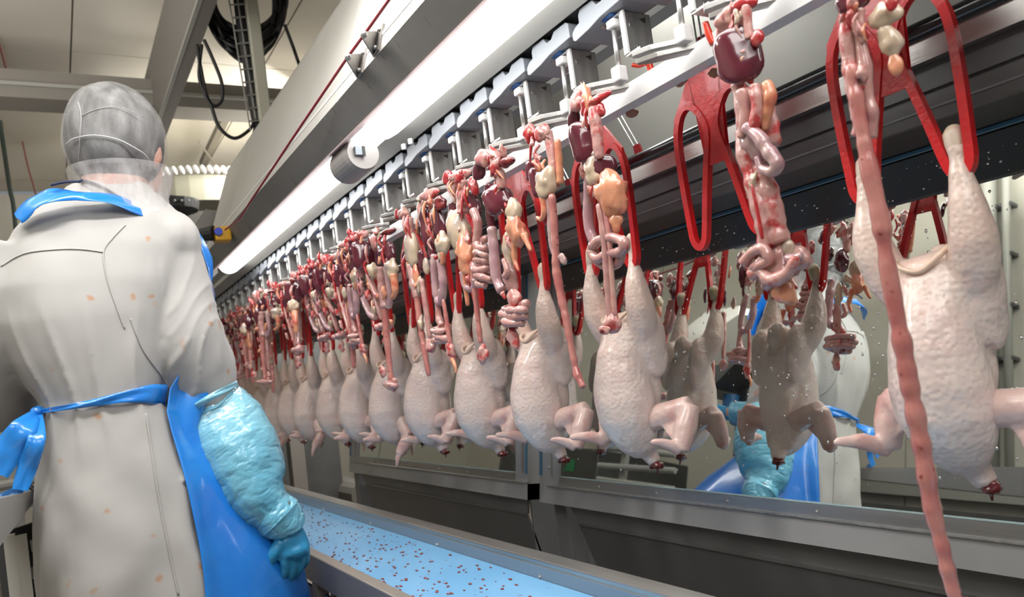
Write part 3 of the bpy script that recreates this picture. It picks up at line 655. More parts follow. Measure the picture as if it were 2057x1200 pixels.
# camera right / down / forward as world vectors (used only to lay out flat shapes in the hanging plane)
def nz(p, f, s_): return noise.noise(Vector(p) * f + Vector((s_ * 3.1, s_ * 1.7, s_ * 2.3)))
class Pack:
    def __init__(s, name_, label, X, org):
        s.X = X; s.o = at(*org, X=X); s.t = thing('giblet_pack', label, 'giblets', s.o, 'giblet packs hanging from the carriers'); s.n = 0
    rs = 1.15
    def P(s, px, py, dx=0.):
        return at(px, py, X=s.X) + Vector((dx, 0, 0)) - s.o
    def k(s, px, py):
        p = at(px, py, X=s.X) - Vector((0, 0, HC)); return p.dot(W_) / F
    def blob(s, name_, mat, px, py, w_, h_, ang=0, dx=0, th=.6, am=.17, fr=70, flat=0):
        c = s.P(px, py, dx); k = s.k(px, py); s.n += 1; sd = s.n + px * .01
        a = math.radians(ang); ax = Vector((0, -.93, .0)) + Vector((.36, 0, 0)); ax.normalize()
        dz = Vector((0, 0, -1)); n_ = ax.cross(dz)
        e1 = ax * math.cos(a) + dz * math.sin(a); e2 = dz * math.cos(a) - ax * math.sin(a)
        m = MB().ell((0, 0, 0), (1, 1, 1), nu=22, nv=14)
        rw, rh = w_ * k / 2 * 1.08, h_ * k / 2; rt = min(rw, rh) * th; vs = []
        for v in m.v:
            x, y, z = v
            sq = lambda q: math.copysign(abs(q) ** .82, q)
            if flat: x, z = sq(x), sq(z)
            p = e1 * (x * rw) + e2 * (z * rh) + n_ * (y * rt)
            r_ = p.length + 1e-6; f_ = nz(c + p, fr, sd) * am * 1.6 + nz(c + p, fr * 2.3, sd) * am * .6
            p += p.normalized() * f_ * min(rw, rh) * 1.3
            if flat: p += n_ * (.35 * rt * math.sin(x * 2.2) + .25 * rt * math.cos(z * 2))
            vs.append(c + p)
        m.v = [tuple(q) for q in vs]
        m.build(name_, mat, s.t, smooth_shade=True); return s
    def tube(s, name_, mat, pts, r, dx=0, lump=.12, n=10):
        s.n += 1; P = []
        for q in pts: P.append(s.P(q[0], q[1], dx + (q[2] if len(q) > 2 else 0)))
        k = s.k(*pts[0][:2]); C_ = crom(P, 9)
        R = r if hasattr(r, '__len__') else [r, r]
        R = [float(np.interp(i / (len(C_) - 1), np.linspace(0, 1, len(R)), R)) * k * s.rs * (1 + lump * 2.2 * nz(c, 75, s.n)) for i, c in enumerate(C_)]
        R[0] *= .6; R[-1] *= .6
        MB().tube(C_, R, n).build(name_, mat, s.t, smooth_shade=True); return s
    def coil(s, name_, mat, px, py, w_, h_, turns, r, dx=0, lean=0):
        pts = []; rr = random.Random(int(px))
        for i in range(turns * 4 + 1):
            f_ = i / (turns * 4); a = PI / 2 * i + rr.uniform(-.45, .45); q = rr.uniform(.55, 1.15)
            x = px + (w_ / 2 - r) * math.cos(a) * q + lean * (f_ - .5) + rr.uniform(-2, 2)
            y = py - h_ / 2 + r + (h_ - 2 * r) * (f_ ** rr.uniform(.9, 1.1)) + rr.uniform(-3.5, 3.5)
            pts.append((x, y, (w_ * .30 * s.k(px, py)) * math.sin(a) * q))
        s.tube(name_, mat, pts, [r, r * .9, r * 1.1, r], dx, lump=.2)
        return s.blob('mesentery', LU, px, py, w_ * .62, h_ * .85, 0, dx + .002, am=.3, fr=110)
    def tissue(s, pts, n=9, sz=(8, 20), strands=3):
        """ragged connective tissue and fat clinging along the pack, one joined part"""
        rr = random.Random(int(pts[0][0] * 7)); acc = {}
        C_ = crom([(x, y, 0) for x, y in pts], 8)
        for i in range(n):
            c = C_[int(rr.random() ** 1.2 * (len(C_) - 1))]; mname = rr.choice(['fat', 'red', 'pink', 'pink', 'pale'])
            mm = acc.setdefault(mname, MB()); px, py = c.x + rr.uniform(-13, 13), c.y + rr.uniform(-9, 9)
            o_ = s.P(px, py, rr.uniform(-.010, .004)); k = s.k(px, py); w_ = rr.uniform(*sz) * k / 2; h_ = w_ * rr.uniform(1.0, 2.4)
            e = MB().ell((0, 0, 0), (1, 1, 1), nu=12, nv=8)
            R3 = Matrix.Rotation(rr.uniform(-.6, .6), 3, 'X') @ Matrix.Rotation(rr.uniform(0, 3), 3, 'Z')
            V = []
            for v in e.v:
                q = R3 @ Vector((v[0] * w_, v[1] * w_ * .7, v[2] * h_)); q *= 1 + .9 * nz(o_ + q, 130, i) + .5 * nz(o_ + q, 260, i); V.append(o_ + q)
            mm.add(V, e.f)
        for i in range(strands):
            a = C_[rr.randrange(0, len(C_) // 2)]; L_ = rr.uniform(24, 60); x = a.x + rr.uniform(-14, 14); y = a.y
            mm = acc.setdefault(rr.choice(['red', 'pink', 'fat']), MB())
            P = crom([s.P(x, y, -.004), s.P(x + rr.uniform(-5, 5), y + L_ * .4, -.010), s.P(x + rr.uniform(-6, 6) + 3, y + L_, -.006)], 5); k = s.k(x, y)
            mm.tube(P, [2.6 * k, 3.4 * k, 1.2 * k], 6)
        for nme, mat in (('fat', FT), ('red', RM), ('pink', LU), ('pale', G)):
            if nme in acc: tag(acc[nme].build({'fat': 'fat_shreds', 'red': 'blood_shreds', 'pink': 'membrane', 'pale': 'pale_fat'}[nme], mat, s.t, smooth_shade=True), kind='stuff')
        return s
L, H, G, FT, GU, PU, LU, RM, BL, WO = livermat, heartmat, gizmat, fatmat, gutmat, purplemat, lungmat, redmeat, bloodmat, wormmat
XP = .762
packs = {}
def reg(k, label, org, X=XP): packs[k] = Pack('p', label, X, org); return packs[k]
p = reg(0, 'giblet pack with glossy whole liver and knotted loop in front of the nearer hung bird', (1195, 188))
p.blob('red_meat', RM, 1186, 214, 46, 42, 20).blob('red_meat', RM, 1205, 196, 52, 18, -8).blob('lung', LU, 1162, 203, 34, 42, 10).blob('liver_lobe', L, 1152, 236, 22, 40, 12, flat=1)
p.blob('red_meat', RM, 1206, 222, 20, 30).tube('windpipe', LU, [(1196, 215), (1204, 260), (1210, 320)], [9, 10, 9], -.006).blob('liver_lobe', L, 1180, 286, 50, 86, -6, -.01, flat=1, am=.06)
p.blob('liver_lobe', L, 1210, 332, 46, 44, 0, .004, flat=1, am=.06).blob('gizzard', G, 1196, 342, 42, 56, 0, -.004).blob('fat', FT, 1230, 388, 62, 96, -5, -.002, am=.2).blob('fat', FT, 1236, 445, 26, 46, -5, am=.2)
p.tube('lilac_intestine', PU, [(1184, 350), (1181, 410), (1184, 460), (1197, 492)], [9, 9, 10, 8]).blob('fat', G, 1206, 400, 32, 80, 0, .01, am=.2)
p.tube('intestine', GU, [(1200, 400), (1208, 450), (1222, 480)], 9, .01).tube('intestine', GU, [(1196, 500), (1212, 482), (1240, 478), (1262, 488), (1256, 505), (1232, 510), (1208, 520), (1196, 505), (1200, 490)], 9, -.008)
p.tube('intestine', GU, [(1194, 498), (1196, 520), (1215, 535), (1240, 530), (1248, 510)], 8).blob('blood_clot', BL, 1215, 520, 44, 26, 5, .004)
p.tube('windpipe', GU, [(1216, 410), (1226, 470), (1232, 540), (1236, 600), (1240, 636)], [5, 6, 6, 6, 7], -.014).tube('gullet', H, [(1222, 410), (1234, 480), (1239, 560), (1245, 636)], [4, 5, 5, 6], -.010)
p.blob('voice_box', LU, 1241, 648, 38, 44, 10, -.012, am=.15).blob('cut_ring', H, 1240, 660, 24, 20, 10, -.024, th=.4, am=.25).blob('hole', BL, 1239, 662, 11, 10, 20, -.029, th=.4, am=.3)
p = reg(1, 'giblet pack with long thin gullet hanging down beside the mirror frame', (1085, 258))
p.blob('red_meat', RM, 1064, 268, 26, 46, 0, am=.2).blob('lung', LU, 1088, 268, 36, 34).tube('windpipe', LU, [(1092, 262), (1102, 320), (1108, 380)], [9, 9, 8], .008).tube('windpipe', FT, [(1110, 280), (1114, 330), (1116, 370)], 7, .01)
p.blob('liver_lobe', L, 1068, 345, 26, 44, 0, flat=1).blob('liver_lobe', L, 1080, 366, 32, 66, -4, flat=1, am=.06).blob('gizzard', G, 1101, 368, 44, 64, 10, -.006).tube('fat', FT, [(1098, 395), (1101, 425), (1095, 440), (1086, 437)], [7, 6, 4, 3], -.008)
p.tube('lilac_intestine', PU, [(1104, 395), (1108, 450), (1112, 500), (1126, 520)], [7, 8, 7, 6]).blob('lilac_intestine', PU, 1131, 520, 16, 24, -20)
p.tube('gullet', WO, [(1112, 390), (1117, 450), (1120, 500), (1122, 545), (1132, 600), (1143, 650), (1152, 700), (1160, 738), (1165, 756), (1176, 779)], [7, 7, 7, 8, 8, 7, 6, 6, 7, 5], -.004)
p = reg(2, 'giblet pack with heart-shaped liver and coiled gut knot beside the large mirror\'s edge', (1002, 305))
p.blob('heart', H, 972, 318, 38, 34, 30).blob('liver_lobe', L, 963, 342, 24, 40, 14, flat=1).blob('blood_clot', BL, 1016, 326, 40, 22).tube('windpipe', LU, [(992, 318), (1004, 350), (1008, 380)], [8, 9, 8])
p.blob('liver_lobe', L, 1003, 402, 56, 62, -24, -.006, flat=1, am=.07).blob('liver_lobe', L, 984, 388, 32, 40, 20, flat=1).blob('liver_lobe', L, 984, 438, 15, 62, 0, flat=1).blob('gizzard', G, 1031, 425, 36, 56, 0, .0).blob('fat', FT, 1038, 462, 40, 70, -14, am=.22)
p.tube('fat', FT, [(1034, 480), (1034, 520), (1042, 545)], [7, 5, 3]).tube('fat', FT, [(1052, 470), (1060, 490), (1067, 504)], [7, 5, 3]).tube('lilac_intestine', PU, [(993, 455), (998, 510), (1003, 560), (1014, 585)], [9, 9, 10, 8], -.006)
p.blob('gizzard', G, 1016, 500, 26, 70, 0, .006, am=.25).blob('intestine', GU, 1022, 560, 28, 80, -5, .004, am=.25).tube('intestine', GU, [(1020, 520), (1028, 545), (1022, 556)], 5, -.01)
p.blob('intestine', LU, 1032, 598, 30, 34, 0, am=.2).coil('intestine', GU, 1036, 632, 58, 52, 3, 8).blob('blood_clot', BL, 1040, 650, 40, 14).blob('voice_box', LU, 1036, 678, 26, 44, -8, -.004, am=.25)
p = reg(3, 'giblet pack with large pale gizzard and a ladder of gut coils on its side', (925, 352))
p.blob('red_meat', RM, 901, 360, 24, 32, 0, am=.25).blob('lung', LU, 924, 352, 60, 22).blob('red_meat', RM, 951, 374, 22, 40, 0, am=.25).tube('windpipe', LU, [(912, 360), (914, 395)], [7, 8]).blob('gall_bladder', G, 914, 398, 12, 22)
p.tube('windpipe', LU, [(930, 360), (928, 400), (930, 430)], [10, 10, 12]).blob('liver_lobe', L, 948, 412, 24, 60, -4, .004, flat=1).blob('liver_lobe', L, 910, 425, 18, 40, 0, flat=1).blob('gizzard', G, 922, 466, 52, 96, -10, am=.1)
p.blob('fat', FT, 938, 512, 38, 90, -6, -.004, am=.2).coil('intestine', GU, 968, 528, 36, 104, 6, 6.5, .0, 6).tube('intestine', GU, [(950, 420), (960, 450), (958, 490), (964, 520)], 8).tube('lilac_intestine', PU, [(928, 545), (935, 575), (950, 580), (955, 560)], 6)
p.tube('fat', FT, [(934, 545), (936, 580), (940, 615)], [5, 5, 3]).tube('gullet', WO, [(948, 540), (954, 590), (960, 640), (966, 690)], [5, 5, 5, 5]).blob('voice_box', LU, 970, 712, 26, 34, 0, am=.3)
p = reg(4, 'giblet pack with long dark split liver and looped gut above the second mirror', (866, 396))
p.blob('lung', LU, 862, 390, 56, 20).blob('heart', H, 847, 422, 24, 48, 8).blob('blood_clot', BL, 884, 408, 30, 28).blob('liver_lobe', L, 857, 455, 28, 84, 0, flat=1).blob('liver_lobe', L, 882, 448, 26, 66, -8, flat=1).blob('liver_lobe', L, 866, 500, 14, 44, 0, flat=1)
p.blob('gizzard', G, 889, 488, 34, 46, -10).tube('fat', FT, [(890, 505), (890, 525), (884, 535)], [6, 5, 3]).tube('lilac_intestine', PU, [(872, 510), (873, 560), (878, 600), (886, 606), (890, 570), (884, 520)], 7).blob('gizzard', G, 856, 535, 16, 34)
p.tube('intestine', GU, [(878, 605), (882, 640), (888, 655)], [5, 6, 7]).tube('gullet', WO, [(890, 600), (898, 650), (905, 700)], 4).coil('intestine', GU, 887, 672, 40, 44, 3, 6.5).blob('voice_box', LU, 905, 708, 22, 34, 0, am=.3).tube('fat', FT, [(908, 720), (915, 738), (916, 750)], [4, 3, 2])
p = reg(5, 'giblet pack with pale knobbly gizzard high up and long straight gullet below', (822, 430))
p.blob('heart', H, 810, 430, 28, 26).blob('red_meat', RM, 797, 430, 12, 20, 0, am=.25).tube('windpipe', LU, [(822, 436), (824, 470), (822, 500)], [7, 7, 9]).tube('windpipe', FT, [(836, 440), (838, 470)], 4).blob('gizzard', G, 827, 500, 34, 74, 0, am=.12).blob('liver_lobe', L, 813, 520, 16, 40, 0, .004, flat=1).blob('liver_lobe', L, 843, 524, 14, 44, 0, .004, flat=1)
p.tube('intestine', GU, [(824, 530), (832, 570), (838, 600)], [8, 9, 7]).tube('gullet', WO, [(836, 585), (844, 650), (852, 700), (862, 756)], [6, 6, 5, 4]).tube('gullet', GU, [(846, 560), (856, 620), (864, 680)], [5, 5, 4]).blob('voice_box', LU, 867, 696, 20, 30, 0, am=.3).blob('fat', FT, 836, 556, 16, 50, 0, am=.25)
p = reg(6, 'giblet pack with dark double liver and pale gizzard at the crowded stretch\'s start', (782, 462))
p.blob('heart', H, 755, 486, 26, 38, 0).blob('blood_clot', BL, 780, 466, 44, 14).blob('liver_lobe', L, 765, 512, 28, 50, 0, flat=1).blob('liver_lobe', L, 783, 505, 20, 40, -10, flat=1).blob('gizzard', G, 787, 540, 30, 44).tube('fat', FT, [(790, 550), (794, 585), (788, 600)], [7, 6, 4])
p.tube('intestine', GU, [(766, 535), (768, 580), (774, 620)], [8, 8, 7]).tube('intestine', PU, [(772, 535), (778, 590), (776, 620)], 6, .006).tube('gullet', WO, [(772, 610), (776, 670), (782, 730), (786, 765)], [6, 6, 5, 5]).coil('intestine', GU, 786, 772, 30, 26, 2, 5).blob('voice_box', LU, 768, 748, 14, 26, 0, am=.3)
p = reg(-2, 'giblet pack with big maroon liver and ruffled pink gut hanging over the black pipe', (1470, 5))
p.rs = 1.3; p.blob('heart', H, 1461, 36, 46, 52, 10).blob('lung', LU, 1478, 55, 34, 50).blob('red_meat', RM, 1495, 8, 56, 34).tube('windpipe', LU, [(1498, 10), (1502, 50), (1506, 80)], [9, 8, 7]).blob('liver_lobe', L, 1488, 112, 88, 122, -8, -.006, flat=1, am=.04, th=.4)
p.blob('heart', H, 1443, 80, 16, 60, 10).blob('red_meat', RM, 1520, 76, 26, 34).tube('lilac_intestine', LU, [(1475, 165), (1488, 220), (1494, 290), (1506, 340)], [9, 12, 13, 12], .004)
p.blob('intestine', LU, 1508, 225, 42, 120, -6, .0, am=.18, th=.5).tube('intestine', GU, [(1498, 180), (1506, 230), (1500, 280)], 9, -.008).tube('intestine', LU, [(1524, 170), (1530, 215), (1522, 270)], [8, 10, 9], -.008).tube('fat', FT, [(1538, 165), (1547, 190), (1540, 230), (1536, 262)], [8, 11, 8, 5])
p.blob('intestine', PU, 1518, 282, 50, 90, -12, .0, am=.25, th=.5).tube('lilac_intestine', PU, [(1508, 255), (1535, 275), (1552, 300), (1572, 328), (1562, 345), (1540, 338), (1532, 315)], [9, 11, 11, 12, 9, 7, 5], -.010)
p.tube('intestine', LU, [(1488, 260), (1500, 320), (1522, 390), (1538, 450), (1540, 500)], [9, 14, 17, 17, 14]).tube('intestine', LU, [(1520, 330), (1540, 390), (1552, 450), (1565, 490)], [12, 15, 17, 14], .004).tube('vessel', RM, [(1530, 370), (1543, 430), (1552, 480)], [2, 3, 3], -.018)
p.blob('membrane', LU, 1518, 240, 54, 150, -6, .012, am=.25, th=.5).blob('membrane', LU, 1520, 400, 50, 170, -10, .012, am=.2, th=.6).blob('intestine', GU, 1560, 530, 108, 84, -14, .006, am=.34, th=.6, fr=55).tube('intestine', GU, [(1508, 530), (1526, 508), (1548, 500), (1560, 520), (1540, 535), (1530, 545)], [8, 10, 9, 8, 8, 6], -.014)
p.tube('intestine', LU, [(1522, 552), (1540, 545), (1562, 562), (1590, 552), (1606, 530), (1612, 515)], [9, 10, 10, 10, 9, 6], -.012).blob('gizzard', G, 1577, 500, 28, 34, -20, .006).tube('lilac_intestine', PU, [(1580, 520), (1596, 520), (1612, 512)], [8, 8, 5], .0)
p.blob('fat', FT, 1568, 590, 46, 54, -6, .006, am=.18)
p = reg(-3, 'giblet pack at the frame top whose gullet trails down past the biggest bird', (1712, -30), .735)
p.blob('liver_lobe', L, 1712, 4, 58, 44, 0, flat=1).blob('heart', H, 1700, 45, 22, 34).tube('intestine', LU, [(1700, 20), (1702, 80), (1708, 140), (1716, 200), (1728, 240), (1722, 275)], [12, 13, 13, 12, 14, 11])
p.tube('intestine', GU, [(1722, 15), (1722, 70), (1732, 130), (1740, 190), (1748, 235), (1744, 278)], [10, 10, 12, 10, 11, 10], .004).blob('gizzard', G, 1764, 26, 62, 48, 0, .01, am=.2).blob('gizzard', G, 1776, 78, 40, 76, -8, .01, am=.2).blob('fat', FT, 1786, 128, 24, 52, -8, .01, am=.2).blob('red_meat', RM, 1790, 8, 22, 34)
p.tube('gullet', WO, [(1716, 130), (1728, 200), (1742, 280), (1756, 350), (1776, 440), (1788, 520), (1804, 610), (1822, 700), (1836, 780), (1856, 880), (1868, 950), (1880, 1020), (1898, 1090), (1910, 1140), (1922, 1185), (1934, 1215)],
       [9, 12, 13, 14, 15, 14, 15, 14, 14, 15, 14, 15, 12, 13, 11, 8], -.006)
packs[0].tissue([(1190, 200), (1192, 330), (1215, 430), (1225, 520)], 16, (10, 24), 6)
packs[1].tissue([(1080, 262), (1092, 330), (1106, 400), (1112, 500)], 10, (8, 18), 3)
packs[2].tissue([(995, 310), (1005, 380), (1015, 480), (1030, 610)], 15, (9, 20), 5)
packs[3].tissue([(920, 360), (935, 400), (940, 500), (960, 580)], 14, (8, 20), 5)
packs[4].tissue([(860, 395), (872, 450), (880, 530), (886, 640)], 13, (8, 17), 5)
packs[5].tissue([(815, 432), (826, 480), (830, 570), (846, 660)], 10, (7, 15), 4)
packs[6].tissue([(770, 470), (775, 530), (776, 620), (782, 740)], 12, (7, 14), 4)
packs[-2].tissue([(1478, 20), (1490, 60), (1510, 230), (1545, 470)], 18, (10, 26), 5)
packs[-3].tissue([(1712, 10), (1735, 60), (1735, 200)], 12, (10, 26), 3)
p = reg('a', 'g', (668, 522))
p.blob('red_meat', RM, 654, 530, 22, 22, 0, am=.25).blob('lung', LU, 668, 526, 36, 16, -8, am=.25).blob('liver_lobe', L, 673, 562, 42, 54, 4, -.006, flat=1, am=.07).blob('liver_lobe', L, 657, 548, 20, 36, 10, flat=1).blob('blood_clot', BL, 684, 532, 20, 14, 0, am=.3)
p.blob('gizzard', G, 690, 590, 28, 30, 0, -.004, am=.2).blob('heart', H, 668, 592, 16, 24).tube('intestine', GU, [(676, 585), (688, 630), (700, 680)], [6, 5, 5]).tube('lilac_intestine', PU, [(664, 590), (668, 630), (680, 668), (690, 676)], [6, 6, 5]).tube('fat', FT, [(698, 600), (704, 625), (706, 650)], [6, 5, 3])
p.coil('intestine', GU, 702, 690, 28, 26, 2, 5).blob('voice_box', LU, 708, 716, 16, 24, 0, am=.35).tissue([(660, 528), (672, 570), (684, 630), (700, 690)], 16, (8, 16), 5)
p = reg('b', 'g', (614, 552))
p.blob('red_meat', RM, 602, 562, 18, 18, 0, am=.3).blob('lung', LU, 616, 556, 30, 14, -8, am=.25).blob('liver_lobe', L, 629, 590, 28, 44, 0, -.004, flat=1).blob('liver_lobe', L, 612, 584, 22, 42, 8, flat=1).blob('gizzard', G, 646, 606, 24, 32, 0, .0, am=.25).blob('gizzard', G, 618, 618, 20, 26, 0, am=.3)
p.blob('fat', FT, 640, 642, 18, 46, -6, .004, am=.35).tube('intestine', LU, [(622, 610), (634, 660), (646, 705)], [5, 5, 4]).tube('gullet', WO, [(632, 620), (642, 680), (648, 730), (650, 760)], [4, 4, 4, 3]).blob('voice_box', LU, 649, 716, 16, 22, 0, am=.35).tissue([(606, 560), (622, 600), (632, 650), (645, 700)], 16, (7, 15), 5)
rp = random.Random(21)
base_loc = {k: packs[k].t.location.copy() - carrier_pos(k) for k in range(7)}
done = set()
for k in range(7, KN - 6):
    s_ = rp.choice(['a', 'b', 'a', 'b', 4, 6, 2, 5, 3]) if k > 10 else ['a', 4, 'b', 'a'][k - 7]; first = s_ in ('a', 'b') and s_ not in done; done.add(s_)
    c = packs[s_].t if first else copy_tree(packs[s_].t); c.location = carrier_pos(k) + base_loc[3] + Vector((rp.uniform(-.008, .008), rp.uniform(-.02, .02), rp.uniform(-.004, .012)))
    c.rotation_euler = (rp.uniform(-.05, .05), rp.uniform(-.04, .04), rp.uniform(-1.2, 1.0)); q = rp.uniform(.86, 1.02) * 1.0; c.scale = (q * 1.15, q * (.62 if s_ in ('a', 'b') else 1.1), q)
    if s_ in ('a', 'b'): c.rotation_euler.z *= .5
    c['label'] = f'crowded giblet pack, {ORD[k + 4]} pack along the line counted from the frame\'s near end'
# ------------------------------------------------------------------ red shackles
XB = .98; ZH = 1.29; BP = .32
def make_shackle():
    t = thing('red_shackle', 'x', 'shackle')
    sl = []
    for s_ in (1, -1):
        pts = [(.083, .02), (.086, .10), (.085, .165), (.075, .200), (.059, .217), (.041, .216), (.025, .200), (.013, .175), (.0125, .152), (.019, .125), (.028, .09), (.039, .045), (.049, .0), (.056, -.020), (.068, -.028), (.080, -.014)]
        P = crom([(0, s_ * y, z) for y, z in pts], 4, True)
        MB().tube(P, .0082, 4, closed=True, upv=(1, 0, 0)).build('leg_loop', red_plastic, t, bevel=0)
    hl = [(.091, .165), (.084, .205), (.036, .268), (.020, .290)]
    ih = [(.083, .178), (.074, .202), (.058, .2175), (.041, .2165), (.025, .200), (.0125, .175), (.0118, .150), (.024, .104)]
    top = [(-y, z) for y, z in hl] + hl[::-1] + ih + [(-y, z) for y, z in ih[::-1]]
    me = bpy.data.meshes.new('crown_plate'); bm = bmesh.new(); vs = [bm.verts.new((-.0035, y, z)) for y, z in top]; f_ = bm.faces.new(vs)
    bmesh.ops.triangulate(bm, faces=[f_]); g = bmesh.ops.extrude_face_region(bm, geom=list(bm.faces)); bmesh.ops.translate(bm, vec=(.007, 0, 0), verts=[e for e in g['geom'] if isinstance(e, bmesh.types.BMVert)])
    bmesh.ops.recalc_face_normals(bm, faces=bm.faces); bm.to_mesh(me); bm.free(); me.materials.append(red_plastic); o = bpy.data.objects.new('crown_plate', me); COL.objects.link(o); o.parent = t
    MB().box(-.007, .007, -.012, .012, .28, .31).build('top_lug', red_plastic, t)
    for s_ in (-1, 1): MB().tube([(0, s_ * .006, .30), (0, s_ * .006, .40)], .0018, 8).build('hanger_rod', steel_v, t)
    MB().box(.010, .016, -.016, .016, .29, .33).build('rear_tab', red_dark, t)
    return t
sh0 = make_shackle(); birds_k = [0] + list(range(2, 17))
for i in range(-1, 17):
    c = sh0 if i == -1 else copy_tree(sh0)
    c.location = (XB, .58 + BP * i, ZH)
    c['label'] = 'empty red shackle hanging alone over the black pipe' if i == 1 else f'red two-slot shackle, {ORD[i + 1]} along the bird line from the camera end'
    if i == -1: c['label'] = 'red shackle outside the near end, seen only in the mirror'
    c['group'] = 'red shackles on the bird line'
for i, (px, py) in enumerate(((1281, 306), (1142, 374), (828, 556))):
    p = at(px, py, X=1.2); t = thing('rear_hanger', ['dark red hanger tab with two thin rods behind the nearer hung bird\'s shackle', 'dark red hanger tab behind the long thin gullet', 'dark red hanger tab low behind the crowded packs'][i], 'hanger', p, 'hanger tabs behind the bird line')
    k_ = .9
    MB().prism([(-.030, -.05), (-.010, .018), (.010, .018), (.004, -.05)], 0, -.003, .003).build('tab_plate', red_dark, t)
    MB().prism([(-.010, -.03), (-.004, -.005), (.003, -.005), (-.002, -.03)], 0, -.0036, -.003).build('tab_slot', black_matte, t)
    for d in (-.007, .007): MB().tube([(0, d, .012), (0, d + .075, .16)], .0016, 6).build('hanger_rod', steel_v, t)
for i, (px, py) in enumerate(((1270, 226), (1368, 165), (1436, 146))):
    p = at(px, py, X=.872)
    tag(MB().ell((0, 0, 0), (.008, .012, .006), nu=14, nv=9).build('tissue_crumb', M('crumb_brown', (.36, .16, .10), .5), smooth_shade=True, loc=p, disp=lambda c, n: .006 * nz(c, 120, i)), ['brown tissue crumb stuck under the guide rail above the knotted pack', 'brown tissue crumb under the guide rail left of the big maroon liver', 'brown tissue crumb behind the big maroon liver\'s left edge'][i], 'scrap')
# ------------------------------------------------------------------ birds
def make_bird(label, wings, sd, lean=0):
    t = thing('plucked_bird', label, 'chicken')
    m = MB(); rg = []
    for z, cx, ry, rx in [(-.112, .016, .020, .014), (-.124, .010, .040, .030), (-.15, .004, .045, .040), (-.19, -.004, .050, .052), (-.235, -.010, .056, .058), (-.285, -.013, .061, .061), (-.325, -.010, .059, .058), (-.358, -.002, .048, .049), (-.385, .008, .033, .036), (-.402, .012, .014, .016)]:
        ring = []
        for k in range(28):
            a = 2 * PI * k / 28; c_, s_ = math.cos(a), math.sin(a)
            x = cx - rx * c_ * (1.0 if c_ > 0 else .85); y = ry * s_
            if c_ > .9: x -= .005 * min(1, (-.14 - z) / .1 if z < -.14 else 0)   # keel
            ring.append((x, y, z))
        rg.append(ring)
    m.loft(rg)
    for s_ in (1, -1):
        P = [(0, .065 * s_, .012), (0, .065 * s_, -.006), (-.002, .066 * s_, -.035), (-.003, .067 * s_, -.07), (0, .065 * s_, -.105), (.008, .058 * s_, -.138), (.016, .047 * s_, -.17)]
        m.tube(crom(P, 4), [.0115, .0105, .015, .0235, .029, .029, .024], 14)
        m.ell((.030, .053 * s_, -.165), (.033, .022, .058), rot=Matrix.Rotation(.15, 3, 'Y'), nu=16, nv=10)
        m.ell((.036, .054 * s_, -.20), (.030, .013, .05), nu=12, nv=8)
    m.ell((.044, 0, -.135), (.022, .026, .034)); m.ell((.033, 0, -.25), (.034, .048, .12))
    m.tube(crom([(.016, 0, -.37), (.026, -.006, -.400), (.030, -.014, -.418)], 3), [.024, .018, .0145], 12)
    body = m.build('body', skin, t, smooth_shade=True, remesh=.0036, smooth=16,
                   disp=lambda c, n: .0022 * nz(c, 18, sd) + .0008 * nz(c, 45, sd + 2))
    MB().ell((.031, -.015, -.420), (.0135, .0125, .0085), nu=20, nv=14).build('neck_cut', bloodmat, t, smooth_shade=True, disp=lambda c, n: .006 * nz(c, 130, sd))
    MB().tube([(.032, -.014, -.423), (.033, -.013, -.438)], [.004, .0015], 6).build('blood_drip', bloodmat, t, smooth_shade=True)
    for s_ in (1, -1):
        MB().tube(crom([(.002, .064 * s_, .000), (.004, .063 * s_, .014), (.007, .062 * s_, .026), (.010, .061 * s_, .036)], 3), [.010, .0125, .0135, .008], 12).build('hock_joint', hockmat, t, smooth_shade=True)
    MB().tube(crom([(.012, .040, -.116), (-.018, .030, -.121), (-.031, .008, -.133), (-.030, -.012, -.137), (-.018, -.032, -.120), (.010, -.044, -.100)], 5), [.003, .004, .0035, .004, .0045, .002], 8).build('vent_flap', M('vent_fat', (.74, .55, .42), .35, coat=.4, sss=.2, bump=.4, bs=80) if 'vent_fat' not in bpy.data.materials else bpy.data.materials['vent_fat'], t, smooth_shade=True)
    for s_, (sh, el, wr, tip) in zip((1, -1), wings):
        k = s_ * 1.5
        wm = MB(); f3 = lambda q: Vector((q[0], q[1] * s_, q[2]))
        sh, el, wr, tip = map(f3, (sh, el, wr, tip)); mid = (wr + tip) / 2 + Vector((0, 0, .006))
        wm.tube(crom([sh + (sh - el) * .25, sh, (sh + el) / 2, el], 4), [.022, .025, .023, .018], 12)
        wm.tube(crom([el, (el + wr) / 2, wr], 4), [.018, .022, .015], 12)
        wm.tube(crom([wr, mid, tip], 4), [.014, .0125, .005], 10, flat=.7)
        c = (sh + el + wr) / 3; n_ = (el - sh).cross(wr - el).normalized() * .005; a_ = sh * .75 + wr * .25; b_ = el * .75 + wr * .25
        wm.add([sh + n_, el + n_, wr + n_, (sh * .55 + wr * .45) + n_, sh - n_, el - n_, wr - n_, (sh * .55 + wr * .45) - n_], [(0, 1, 2, 3), (7, 6, 5, 4), (0, 4, 5, 1), (1, 5, 6, 2), (2, 6, 7, 3), (3, 7, 4, 0)])
        wm.tube([wr, wr + (tip - wr) * .3 + Vector((0, 0, .016))], [.006, .002], 6)
        wm.build('wing', wing_skin, t, smooth_shade=True, remesh=.0034, smooth=4, disp=lambda c, n: .0012 * nz(c, 50, sd + k))
    return t
